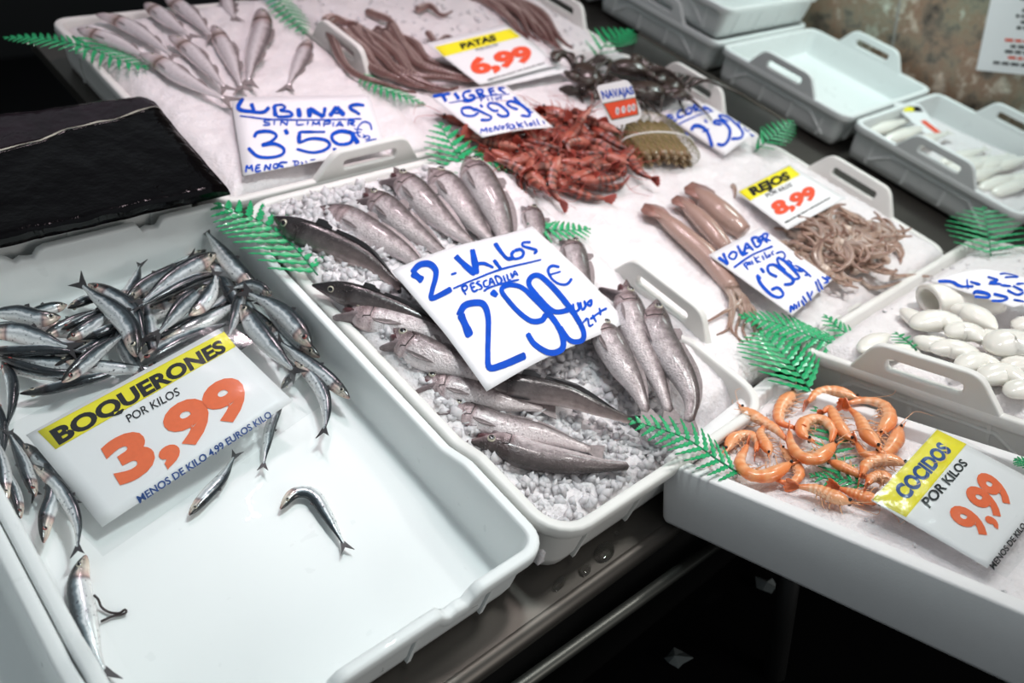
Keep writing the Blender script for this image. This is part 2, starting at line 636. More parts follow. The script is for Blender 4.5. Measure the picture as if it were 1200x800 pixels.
M['film'] = film_mat('clear_plastic_film', .10, (.95, .96, .96), .14)
M['pane'] = film_mat('clear_acrylic', .25, (.45, .47, .45), .15)


def stone_mat():
    m, nt, b = new_mat('marbled_wall_tile')
    N, L = nt.nodes, nt.links
    tc = N.new('ShaderNodeTexCoord')
    n1 = N.new('ShaderNodeTexNoise')
    n1.inputs['Scale'].default_value = 16
    n1.inputs['Detail'].default_value = 8
    n1.inputs['Roughness'].default_value = .7
    L.new(tc.outputs['Object'], n1.inputs['Vector'])
    r = ramp(nt, [(.34, (.05, .05, .045)), (.43, (.19, .18, .16)), (.5, (.34, .29, .23)), (.55, (.30, .21, .155)), (.61, (.52, .51, .46)), (.70, (.80, .80, .75))])
    L.new(n1.outputs['Fac'], r.inputs[0])
    n2 = N.new('ShaderNodeTexNoise')
    n2.inputs['Scale'].default_value = 6
    n2.inputs['Detail'].default_value = 3
    L.new(tc.outputs['Object'], n2.inputs['Vector'])
    r2 = ramp(nt, [(.4, (.95, 1.0, .9)), (.6, (1.0, .78, .68))])
    L.new(n2.outputs['Fac'], r2.inputs[0])
    mx = N.new('ShaderNodeMix')
    mx.data_type = 'RGBA'
    mx.blend_type = 'MULTIPLY'
    mx.inputs[0].default_value = 1
    L.new(r.outputs[0], mx.inputs[6])
    L.new(r2.outputs[0], mx.inputs[7])
    L.new(mx.outputs[2], b.inputs['Base Color'])
    b.inputs['Roughness'].default_value = .35
    return m


M['stone'] = stone_mat()
M['grout'] = mat('grout', (.36, .35, .32), .7)

# ------------------------------------------------------------------ the setting
FW = Frame((0, 0, 0), (1, 0, 0), (0, math.cos(.345), -math.sin(.345)))      # upright frame


def struct(name, geo, m, **k):
    o = part(name, geo, m, smooth=False, **k)
    o['kind'] = 'structure'
    return o


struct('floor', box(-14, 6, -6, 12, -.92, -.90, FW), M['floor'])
WX = 1.80
struct('wall_right', box(WX, WX + .08, -1.6, 3.2, -.9, 3.2, FW), M['stone'])
struct('dark_backdrop', box(-14, 6, 12, 12.2, -.9, 8, FW), M['black'])  # black backdrop added so the void behind the stall stays dark
for k, (px, py) in enumerate(((1069, 0), (1053, 70))):
    pass
gy = FW.loc((WX, .60, .07))[1]
struct('trim_1', box(WX - .0015, WX + .001, gy - .003, gy + .003, -.85, 2.1, FW), M['grout'])
struct('trim_2', box(WX - .0015, WX + .001, gy - .603, gy - .597, -.85, 2.1, FW), M['grout'])
struct('trim_3', box(WX - .0015, WX + .001, gy + .597, gy + .603, -.85, 2.1, FW), M['grout'])
pl = box(WX - .05, WX - .001, -.9, .175, -.85, 2.1, FW)
struct('trim_4', pl, mat('grey_post_paint', (.42, .45, .44), .45))

# the counter
ct = thing('counter', 'wet stainless steel market counter with a rounded front edge under the trays', 'counter', (0.2, .4, -.9))
part('counter_top', box(-1.1, 1.10, -.035, .665, -.10, -.080), M['steel'], ct, smooth=False)
part('counter_top', box(.0, 1.10, .666, 1.36, -.10, -.080), M['steel'], ct, smooth=False)
part('counter_top', box(-.55, -.001, .666, .875, -.10, -.080), M['steel'], ct, smooth=False)
part('front_edge', tube([(x, -.036, -.093) for x in np.linspace(-1.1, 1.10, 40)], .0135, 14), M['steel'], ct)
part('rail', tube([(x, -.068 - .03 * (x + .05), -.125) for x in np.linspace(-1.1, .9, 40)], .008, 12), M['dark_steel'], ct)
part('skirt', box(-1.1, 1.10, .02, .035, -.75, -.101), M['black'], ct, smooth=False)
part('skirt', box(1.06, 1.10, .03, 1.36, -.75, -.101), M['black'], ct, smooth=False)

sh = thing('support_frame', 'black support frame under the white foam box at the counter end', 'frame', (0.6, -.3, -.6))
part('shelf', box(.07, .75, -.50, -.06, -.115, -.100, FB), M['black'], sh, smooth=False)
for x, y in ((.12, -.12), (.7, -.12), (.12, -.46), (.7, -.46)):
    p = FB.to(x, y, -.1165)
    part('leg', tube([p, p - FW.n * (FW.loc(p)[2] + .3515)], .015, 8), M['black'], sh)

bs = thing('back_shelf', 'steel shelf along the wall carrying the row of grey fish trays', 'shelf', (1.5, .6, -.3))
part('shelf_top', box(1.22, 1.79, -.6, 1.7, -.105, -.088), M['steel'], bs, smooth=False)
part('shelf_lip', tube([(1.22, y, -.096) for y in np.linspace(-.6, 1.7, 30)], .009, 10), M['steel'], bs)
part('skirt', box(1.24, 1.26, -.6, 1.7, -.75, -.106), M['black'], bs, smooth=False)

M['plate_steel'] = mat('plate_steel', (.22, .23, .22), .3, .6, var=.3, scale=12)
dv = thing('divider', 'low clear upright divider plate between the crab tray and the grey trays', 'divider', (1.105, .65, -.08))
part('plate', box(1.102, 1.106, .44, .86, -.078, .022), M['plate_steel'], dv, smooth=False, bevel=.001)
part('top_edge', box(1.100, 1.108, .44, .86, .0221, .026), M['steel'], dv, smooth=False)

# water standing on the steel edge
M['water'] = mat('water', (.9, .92, .9), .03, trans=1.0, ior=1.33)
for px, py, a_, b_, lab in ((708, 647, .017, .010, 'largest flat water drop on the steel edge below the hake tray'), (685, 668, .010, .006, 'middle water drop on the steel edge below the hake tray'),
                            (655, 684, .012, .005, 'faint flat water smear on the steel edge near the tray corner'), (722, 625, .004, .003, 'tiny water drop on the steel edge beside the largest drop')):
    p = FT.at(px, py, -.0798)
    wd = thing('water_drop', lab, 'water', p)
    part('drop', ball(p, a_, b_, .0022, np.array([nrm([1, .25, 0]), nrm([-.25, 1, 0]), [0, 0, 1.]]), 20, 10), M['water'], wd)

# bits lying on the floor in the dark under the counter
for (px, py, h, s, lab) in ((898, 690, -.35, .018, 'small white plastic scrap in the dark under the foam box'),
                            (790, 777, -.35, .022, 'crumpled clear wrapper on the dark ledge at the bottom edge'),
                            ):
    p = FW.at(px, py, h)
    t = thing('plastic_scrap', lab, 'litter', p)
    random.seed(px)
    ring = [p + FW.x * s * random.uniform(.5, 1.2) * math.cos(a) + FW.y * s * random.uniform(.5, 1.2) * math.sin(a) + FW.n * random.uniform(.002, .012)
            for a in np.linspace(0, 2 * math.pi, 9)[:-1]]
    ring.append(p + FW.n * .014)
    part('sheet', (ring, [(i, (i + 1) % 8, 8) for i in range(8)]), M['scrap'], t, smooth=False, solid=.001)
lk = thing('ledge', 'dark ledge low under the counter front holding litter', 'ledge', FW.at(840, 740, -.36))
c0 = FW.loc(FW.at(840, 740, -.352))
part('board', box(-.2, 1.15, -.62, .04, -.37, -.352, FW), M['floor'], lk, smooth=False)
for sx in (-.15, 1.05):
    part('bracket', box(sx, sx + .03, -.55, -.05, -.8995, -.3705, FW), M['black'], lk, smooth=False)

# ------------------------------------------------------------------ trays
PROF = [(.024, -.0795, 0), (.0185, -.078, 0), (.0135, -.060, 0), (.0095, -.024, .6), (.008, -.0165, 1), (.0012, -.0165, 1), (0, -.0145, 1), (0, -.003, 1),
        (.0018, -.0006, 1), (.0040, 0, 1), (.0100, 0, 1), (.0122, -.001, 1), (.0132, -.004, 1), (.0150, -.030, .5), (.0175, -.058, 0), (.0195, -.0635, 0), (.025, -.066, 0), (.038, -.0668, 0)]


def rib_geo(px, py, nx, ny, fr, w=.0022):
    """one upright stiffening rib on the outside wall at edge point (px, py) with outward normal (nx, ny)"""
    tx, ty = -ny, nx
    V = []
    for sg in (-1, 1):
        for ins, z in ((.0065, -.0168), (.0105, -.0168), (.0165, -.072), (.0120, -.072)):
            V.append(fr.to(px - nx * ins + tx * w * sg, py - ny * ins + ty * w * sg, z))
    return V, [(0, 1, 2, 3), (7, 6, 5, 4), (0, 4, 5, 1), (3, 2, 6, 7), (0, 3, 7, 4), (1, 5, 6, 2)]


def flat_ends(o):
    for p in list(o.data.polygons)[-2:]:
        p.use_smooth = False


def tray(name, label, x0, x1, y0, y1, fr=FT, z=0.0, handles=(), rim=None, m='tray', r=.030, group=None):
    f = Frame(fr.to(0, 0, z), fr.x, fr.y)
    t = thing(name, label, 'tray', f.to((x0 + x1) / 2, (y0 + y1) / 2, -.08), group)
    flat_ends(part('body', basin(x0, x1, y0, y1, r, PROF, f, rim), M[m], t))
    for k in range(4):
        g = .16 + .68 * k / 3
        for qx, qy, nx, ny in ((x0 + (x1 - x0) * g, y0, 0, -1), (x0 + (x1 - x0) * g, y1, 0, 1), (x0, y0 + (y1 - y0) * g, -1, 0), (x1, y0 + (y1 - y0) * g, 1, 0)):
            part('rib', rib_geo(qx, qy, nx, ny, f), M[m], t, smooth=False)
    outer = round_poly([(-.098, -.012), (-.062, .040), (.062, .040), (.098, -.012)], .014)
    slot = round_poly([(-.050, .008), (-.050, .029), (.050, .029), (.050, .008)], .0095)
    for side, c in handles:
        if side == 'x0':
            o, ax, ay = f.to(x0 + .0065, c, 0), -f.y, f.n - f.x * .06
        elif side == 'x1':
            o, ax, ay = f.to(x1 - .0065, c, 0), f.y, f.n + f.x * .06
        elif side == 'y0':
            o, ax, ay = f.to(c, y0 + .0065, 0), f.x, f.n - f.y * .06
        else:
            o, ax, ay = f.to(c, y1 - .0065, 0), -f.x, f.n + f.y * .06
        part('handle', holed(outer, slot, o, ax, ay, .012, .003), M[m], t)
        az = np.cross(ax, ay)
        if az @ ((o - f.to((x0 + x1) / 2, (y0 + y1) / 2, 0))) < 0:
            az = -az
        az = nrm(az)
        R_ = [(-.140, -.068), (-.090, -.030), (.090, -.030), (.140, -.068)]
        Rl = []
        for (a0, b0), (a1, b1) in zip(R_[:-1], R_[1:]):
            for g in np.linspace(0, 1, 6):
                aa, bb = a0 + (a1 - a0) * g, b0 + (b1 - b0) * g
                Rl.append(o + ax * aa + f.n * bb - az * (.0025 + (-.0165 - bb) * .12 - .0005))
        part('side_ridge', tube(Rl, .0032, 8, up=az), M[m], t)
    return t


def notch(pos, lo, hi):
    """0..1 with smooth shoulders between lo and hi"""
    s = .006
    return max(0, min(1, (pos - lo) / s, (hi - pos) / s))


def rim1(x, y):
    d = .012
    if x > -.014 or x < -.372:
        d -= .012 * max(0, min(1, (y - .115) / .035, (.54 - y) / .035))
    if y < .01:
        d -= .015 * max(notch(x, -.128, -.088), notch(x, -.278, -.238))
        d += .007 * max(notch(x, -.114, -.101), notch(x, -.264, -.251))
    if y > .62:
        d -= .012 * max(notch(x, -.118, -.083), notch(x, -.270, -.232))
        d += .007 * max(notch(x, -.106, -.097), notch(x, -.257, -.246))
    return d


def rim2(x, y):
    return .012 - .012 * max(0, min(1, (y - .115) / .035, (.50 - y) / .035)) if (x < .045 or x > .37) else .012


tray('fish_tray', 'nearest white plastic tray holding the anchovies, half empty', -.393, .008, -.012, .650, rim=rim1)
tray('fish_tray', 'white plastic tray at the bottom left corner, mostly outside the frame', -.80, -.3945, -.02, .64, rim=lambda x, y: .012 - .012 * max(0, min(1, (y - .10) / .035, (.53 - y) / .035)))
tray('fish_tray', 'white plastic tray full of hake and ice beside the anchovy tray', .0125, .400, -.018, .63, m='tray_worn', rim=rim2, r=.048)
tray('fish_tray', 'white plastic tray of sea bass at the top left, its handle by the handwritten sign', .006, .395, .652, 1.262, handles=(('y0', .245),), m='tray_worn')
tray('fish_tray', 'tray of squid bodies and tentacles with handles at both ends', .415, 1.045, .04, .435, handles=(('x0', .195), ('x1', .245)), m='tray_worn')
tray('fish_tray', 'tray of red prawns, razor clams and dark crabs on ice', .415, 1.045, .445, .84, handles=(('x1', .64),), m='tray_worn')
tray('fish_tray', 'tray of dark octopus arms at the top middle', .415, 1.045, .85, 1.25, handles=(('x0', 1.0), ('x1', 1.05)), m='tray_worn')
tray('fish_tray', 'tray of white squid at the right edge, handle towards the foam box', 0, .60, -.42, 0, fr=FS, handles=(('x0', -.175),), m='tray_worn')
tray('fish_tray', 'white tray under the glossy black slab', -.47, -.012, .658, .885, z=.034)
tray('fish_tray', 'empty grey fish tray in the middle of the row by the wall', 1.335, 1.755, .425, .79, handles=(('x0', .61), ('x1', .61)), m='tray', r=.03)
tray('fish_tray', 'grey fish tray holding white fish at the right of the row by the wall', 1.335, 1.755, .02, .415, handles=(('x0', .215), ('x1', .215)), m='tray', r=.03)
tray('fish_tray', 'lower tray of the stack at the top of the row by the wall', 1.335, 1.755, .80, 1.20, handles=(('x0', 1.0),), m='tray', r=.03)
tray('fish_tray', 'upper tray of the stack at the top of the row by the wall', 1.335, 1.755, .80, 1.20, z=.081, handles=(('x0', 1.0),), m='tray', r=.03)
tray('fish_tray', 'tray at the top edge of the frame behind the stack by the wall', 1.335, 1.755, 1.21, 1.60, handles=(('x0', 1.4),), m='tray', r=.03)

# the foam box
FBW, FBL = .262, .56
bx = thing('foam_box', 'white polystyrene box of cooked prawns jutting out at the lower right', 'box', FB.to(FBW / 2, -.28, -.1))
flat_ends(part('body', basin(0, FBW, -FBL, 0, .012, [(.010, -.086, 0), (.004, -.085, 0), (.002, -.080, 0), (0, -.003, 0), (.001, -.0008, 0), (.003, 0, 0), (.017, 0, 0), (.0185, -.001, 0), (.019, -.004, 0),
                                          (.022, -.030, 0), (.025, -.032, 0)], FB), M['foam'], bx))


# ------------------------------------------------------------------ ice
def ice_bed(name, label, fr, x0, x1, y0, y1, zf, res=.005, r=.03, amp=.004, seed=0, chips=0, chip_zone=None, csize=(.004, .009), m=None):
    nx, ny = int((x1 - x0) / res) + 1, int((y1 - y0) / res) + 1
    V, F = [], []
    off = Vector((seed * 3.1, seed * 1.7, 0))
    for j in range(ny):
        for i in range(nx):
            x, y = x0 + (x1 - x0) * i / (nx - 1), y0 + (y1 - y0) * j / (ny - 1)
            q = Vector((x, y, 0)) + off
            e = min(x - x0, x1 - x, y - y0, y1 - y)
            n = noise.fractal(q * 22, 1.0, 2.0, 3) * amp + noise.fractal(q * 120, .8, 2.0, 2) * amp * .45
            z = zf(x, y) + n * min(1, e / .01)
            V.append(fr.to(x, y, z))
    for j in range(ny - 1):
        for i in range(nx - 1):
            F.append((j * nx + i, j * nx + i + 1, (j + 1) * nx + i + 1, (j + 1) * nx + i))
    # skirt closing the heap downwards
    edge = [i for i in range(nx)] + [j * nx + nx - 1 for j in range(1, ny)] + [(ny - 1) * nx + i for i in range(nx - 2, -1, -1)] + [j * nx for j in range(ny - 2, 0, -1)]
    b = len(V)
    for e in edge:
        V.append(np.asarray(V[e]) - fr.n * .02)
    m_ = len(edge)
    for k in range(m_):
        F.append((edge[(k + 1) % m_], edge[k], b + k, b + (k + 1) % m_))
    MI = [0] * len(F)
    rnd = random.Random(seed)
    k = 0
    while k < chips:
        x, y = rnd.uniform(x0 + .01, x1 - .01), rnd.uniform(y0 + .01, y1 - .01)
        if chip_zone and not chip_zone(x, y, rnd):
            continue
        k += 1
        s = rnd.uniform(*csize)
        c = fr.to(x, y, zf(x, y) + rnd.uniform(-.003, .003))
        A = Matrix.Rotation(rnd.uniform(0, 6.3), 3, Vector((rnd.gauss(0, 1), rnd.gauss(0, 1), rnd.gauss(0, 1))).normalized())
        pts = []
        for v in ((1, 0, 0), (-1, 0, 0), (0, 1, 0), (0, -1, 0), (0, 0, 1), (0, 0, -1)):
            w = A @ (Vector(v) * s * rnd.uniform(.25, 1.35))
            pts.append(c + np.array(w))
        b = len(V)
        V += pts
        F += [(b + a, b + d, b + e) for a, d, e in ((0, 2, 4), (2, 1, 4), (1, 3, 4), (3, 0, 4), (2, 0, 5), (1, 2, 5), (3, 1, 5), (0, 3, 5))]
        MI += [1] * 8
    o = part(name, (V, F, None, MI), [M['ice'], M['ice_wet']], smooth=False)
    sm = [mi == 0 for mi in MI]
    o.data.polygons.foreach_set('use_smooth', [True] * len(sm))
    tag(o, label, 'ice', kind='stuff')
    return o


def edge_drop(x, y, x0, x1, y0, y1, w, d):
    e = min(x - x0, x1 - x, y - y0, y1 - y)
    t = max(0, 1 - e / w)
    return -d * t * t


def sm(t):
    t = max(0, min(1, t))
    return t * t * (3 - 2 * t)


def z_hake(x, y):
    return -.034 + .044 * sm((y - .02) / .33) + .006 * sm((y - .40) / .15) + .006 * sm((x - .25) / .1) * sm((y - .1) / .2) + .032 * sm((x - .28) / .09) * sm((y - .005) / .05) * sm((.17 - y) / .06) + edge_drop(x, y, .028, .425, .006, .615, .02, .012)


def z_bass(x, y):
    return .004 + .006 * sm((x - .15) / .2) + edge_drop(x, y, .022, .40, .668, 1.25, .035, .030) * (1 if x < .3 else .3)


def z_mid(x, y):
    z = .006 + edge_drop(x, y, .395, 1.032, .034, 1.24, .022, .016)
    return z + .004 * math.sin(x * 9) * math.sin(y * 7)


def z_oct(x, y):
    return .010 + edge_drop(x, y, .43, 1.032, .862, 1.24, .03, .028)


ice_bed('ice', 'crushed ice under the hake', FT, .028, .425, .006, .617, z_hake, res=.004, amp=.006, seed=1, chips=2200, csize=(.005, .011),
        chip_zone=lambda x, y, r: x < .31 and ((y < .25 and r.random() < .8) or (x < .2 and y > .3) or r.random() < .25))
ice_bed('ice', 'crushed ice under the sea bass and the LUBINAS sign', FT, .022, .40, .668, 1.248, z_bass, res=.005, seed=2, amp=.0045)
ice_bed('ice', 'crushed ice under the squid, prawns and crabs in the middle of the counter', FT, .395, 1.032, .034, .850, z_mid, res=.005, seed=3, amp=.0045)
ice_bed('ice', 'crushed ice under the octopus arms', FT, .43, 1.032, .864, 1.24, z_oct, res=.006, seed=4, amp=.0045, chips=300, csize=(.004, .007))
ice_bed('ice', 'crushed ice under the white squid', FS, .016, .585, -.405, -.015, lambda x, y: .004 + edge_drop(x, y, .016, .585, -.405, -.015, .03, .022), res=.006, seed=5, amp=.003, chips=200, csize=(.003, .005))
ice_bed('ice', 'thin layer of ice in the foam box under the cooked prawns', FB, .023, FBW - .023, -FBL + .023, -.023, lambda x, y: -.014, res=.005, seed=6, amp=.0025, chips=120, csize=(.003, .005))

# ------------------------------------------------------------------ fish
UU = [0, .02, .06, .12, .2, .3, .45, .6, .75, .87, .94, 1.0]
KINDS = {
    'anchovy': dict(r=[.16, .30, .50, .70, .86, .97, 1, .92, .70, .42, .28, .22], t=.66, m='anchovy', tail=.72, eye=.075, es=.27, ev=76),
    'hake': dict(r=[.07, .19, .37, .64, .90, 1.0, .96, .84, .62, .42, .34, .28], t=.80, m='hake', tail=.55, eye=.11, es=.26, ev=72),
    'bass': dict(r=[.16, .36, .58, .78, .95, 1.0, 1.0, .86, .60, .38, .28, .25], t=.66, m='bass', tail=.8, eye=.085, es=.17, ev=74),
}


def fish(name, label, cat, group, kind, pts, h, w, back, lift=.2, fr=FT, m=None, gape=0.0, fins=True, tail=True, head=True, eye_m='eye', n=30, stub=False, fin_m='fin'):
    """pts: pixels along the body, head first; h: height of the body axis; w: greatest width in pixels;
    back: pixel direction towards the dark back; lift: how far the back is rolled upwards"""
    K = KINDS[kind]
    hs = h if isinstance(h, (list, tuple)) else [h] * len(pts)
    P3 = [fr.at(x, y, hh) for (x, y), hh in zip(pts, hs)]
    C = spline(P3, n)
    mid = pts[len(pts) // 2]
    W = w * px_size(C[n // 2]) / 2
    T = np.gradient(C, axis=0)
    T /= np.linalg.norm(T, axis=1)[:, None]
    bw = nrm(fr.at(mid[0] + back[0], mid[1] + back[1], hs[0]) - fr.at(mid[0], mid[1], hs[0]))
    u = np.linspace(0, 1, n)
    # more rings in the head
    rr = np.interp(u, UU, K['r']) * W
    if not tail and stub:
        rr = np.maximum(rr, W * .55)
    base = C[n // 2] - fr.n * W
    t = thing(name, label, cat, base, group)
    NS = 16
    V, F, U = [], [], []
    D, S = [], []
    g0 = .17 if gape else 0
    if gape:
        hd = np.clip(1 - u / g0, 0, 1)
        rr = rr * (1 - .30 * hd)
    for i in range(n):
        side = np.cross(fr.n, T[i])
        side = nrm(side)
        sg = 1 if side @ bw > 0 else -1
        side = side * sg
        d = nrm(math.cos(lift * math.pi / 2) * side + math.sin(lift * math.pi / 2) * fr.n)
        d = nrm(d - T[i] * (d @ T[i]))
        s = np.cross(T[i], d)
        if s @ fr.n < 0:
            s = -s
        if gape:
            C[i] = C[i] + d * W * .42 * hd[i]
        D.append(d)
        S.append(s)
        for k in range(NS):
            th = 2 * math.pi * k / NS
            c, sn = math.cos(th), math.sin(th)
            belly = 1.0 if c > 0 else 1.06
            V.append(C[i] + d * rr[i] * c * belly + s * rr[i] * K['t'] * sn)
            U.append((u[i], abs(((k / NS) + .5) % 1 * 2 - 1) if False else (k / NS if k <= NS / 2 else 1 - k / NS) * 2))
    for i in range(n - 1):
        for k in range(NS):
            F.append((i * NS + k, i * NS + (k + 1) % NS, (i + 1) * NS + (k + 1) % NS, (i + 1) * NS + k))
    # rounded snout and tail end
    for i, dirn in ((0, -1), (n - 1, 1)):
        V.append(C[i] + T[i] * dirn * rr[i] * .8)
        U.append((u[i], .5))
        q = len(V) - 1
        for k in range(NS):
            a, b = i * NS + k, i * NS + (k + 1) % NS
            F.append((a, q, b) if dirn < 0 else (b, q, a))
    mm = M[m or K['m']]
    body = part('body', (V, F, U), mm, t)
    L = np.linalg.norm(np.diff(C, axis=0), axis=1).sum()

    def ring(uu):
        i = min(n - 1, max(0, int(round(uu * (n - 1)))))
        return C[i], T[i], D[i], S[i], rr[i]

    if tail:
        c, tt, d, s, r = ring(1)
        Lf = W * 2 * K['tail']
        if kind == 'hake':
            o = [(-.1, .24), (.5, .50), (.95, .62), (.90, 0), (.95, -.62), (.5, -.5), (-.1, -.24)]
        else:
            o = [(-.12, .20), (.45, .40), (1.05, .66), (.62, .16), (.48, 0), (.62, -.16), (1.05, -.66), (.45, -.40), (-.12, -.20)]
        part('tail_fin', plate([c + tt * a * Lf + d * b * Lf for a, b in o], s, .0011), M[fin_m if kind != 'anchovy' else 'fin_dark'], t, smooth=False)
    if head:
        for sgn in (1, -1):
            c, tt, d, s, r = ring(K['eye'] + .02)
            a = math.radians(K['ev'])
            es = K['es'] * W
            p = c + d * r * math.cos(a) + s * sgn * r * K['t'] * math.sin(a)
            nn = nrm(d * math.cos(a) * .6 + s * sgn * math.sin(a))
            x = nrm(tt - nn * (tt @ nn))
            ax = np.array([x, np.cross(nn, x), nn])
            g = ball(p, es, es, es * .55, ax, 12, 8)
            mi = [1 if f // 12 < 2 else 0 for f in range(len(g[1]))]
            part('eye', (g[0], g[1], None, mi), [M[eye_m], M['pupil']], t)
        # gill cover edge and mouth line
        if kind != 'anchovy':
            for sgn in (1, -1):
                G = []
                for q in np.linspace(-.6, .75, 12):
                    c, tt, d, s, r = ring(.235 - .035 * q * q)
                    th = math.pi / 2 + q
                    G.append(c + d * r * 1.0 * math.cos(th) + s * sgn * r * K['t'] * math.sin(th))
                part('gill_edge', tube(G, W * .035, 6), M['gut'], t)
                Q = []
                for f in np.linspace(.0, .13, 8):
                    c, tt, d, s, r = ring(f)
                    th = math.pi / 2 + .55
                    Q.append(c + d * r * 1.0 * math.cos(th) + s * sgn * r * K['t'] * math.sin(th))
                part('mouth_line', tube(Q, W * .035, 6), M['mouth'], t)
    if gape:
        # an open mouth: lower jaw dropped towards the belly, dark throat
        c, tt, d, s, r = ring(0.0)
        c2, t2, d2, s2, r2 = ring(.17)
        jl = np.linalg.norm(c2 - c) * .88
        hinge = c2 - d2 * r2 * .42
        ang = gape + .25
        jd = nrm(-t2 * math.cos(ang) - d2 * math.sin(ang))
        up_ = nrm(d2 * math.cos(ang) - t2 * math.sin(ang))
        J = [hinge + jd * jl * f for f in np.linspace(-.1, 1, 10)]
        part('lower_jaw', tube(J, np.array([.60, .62, .60, .56, .50, .44, .38, .32, .26, .12]) * W * .95, 12, up=up_, flat=.42), M['jaw'], t)
        part('mouth', ball((c * .38 + c2 * .62) - d2 * r2 * .42, jl * .40, W * .26, W * .40, np.array([t2, d2, s2]), 10, 8), M['mouth'], t)
    if fins and kind != 'anchovy':
        for sgn in (1, -1):
            fl = W * 1.25
            P = []
            for a, q in ((0, -.16), (.3, -.13), (.7, -.13), (1.1, -.17), (1.25, -.20), (1.0, -.23), (.5, -.25), (.1, -.22)):
                i = min(n - 1, int((.26 + a * fl / L) * (n - 1)))
                cc, t_, d_, s_, r_ = C[i], T[i], D[i], S[i], rr[i]
                th = math.pi / 2 - q * 1.6 * .9 - .25
                th = math.pi / 2 + .35 - q * 2.0
                P.append(cc + d_ * r_ * 1.05 * math.cos(th) + s_ * sgn * r_ * (K['t'] * math.sin(th) + .05 + .04 * a) + t_ * (((.26 + a * fl / L) * (n - 1)) - i) * L / (n - 1))
            part('pectoral_fin', plate(P, S[int(.3 * n)], .0012), M[fin_m], t, smooth=False)
        for a0, a1, hh in ((.30, .42, .42), (.46, .88, .26)) if kind == 'hake' else ((.32, .55, .30), (.62, .80, .30)):
            o1, o2 = [], []
            for f in np.linspace(0, 1, 9):
                c, tt, d, s, r = ring(a0 + (a1 - a0) * f)
                o1.append(c + d * r * .9)
                o2.append(c + d * (r * 1.0 + W * hh * (math.sin(math.pi * min(1, .15 + f * .9)) ** .6)) + tt * W * .15)
            part('dorsal_fin', plate(o1 + o2[::-1], s, .0012), M[fin_m], t, smooth=False)
    if fins and kind == 'anchovy':
        c, tt, d, s, r = ring(.50)
        fl = W * .7
        part('dorsal_fin', plate([c + d * r * .9 + tt * a * fl + d * b * fl for a, b in ((-.4, 0), (-.1, .55), (.45, .25), (.5, 0))], s, .0008), M['fin_dark'], t, smooth=False)
    return t


FLZ = -.0665      # inside floor of the anchovy tray


def lay(k):       # height of a fish lying in layer k of the pile
    return FLZ + .0085 + .0115 * k


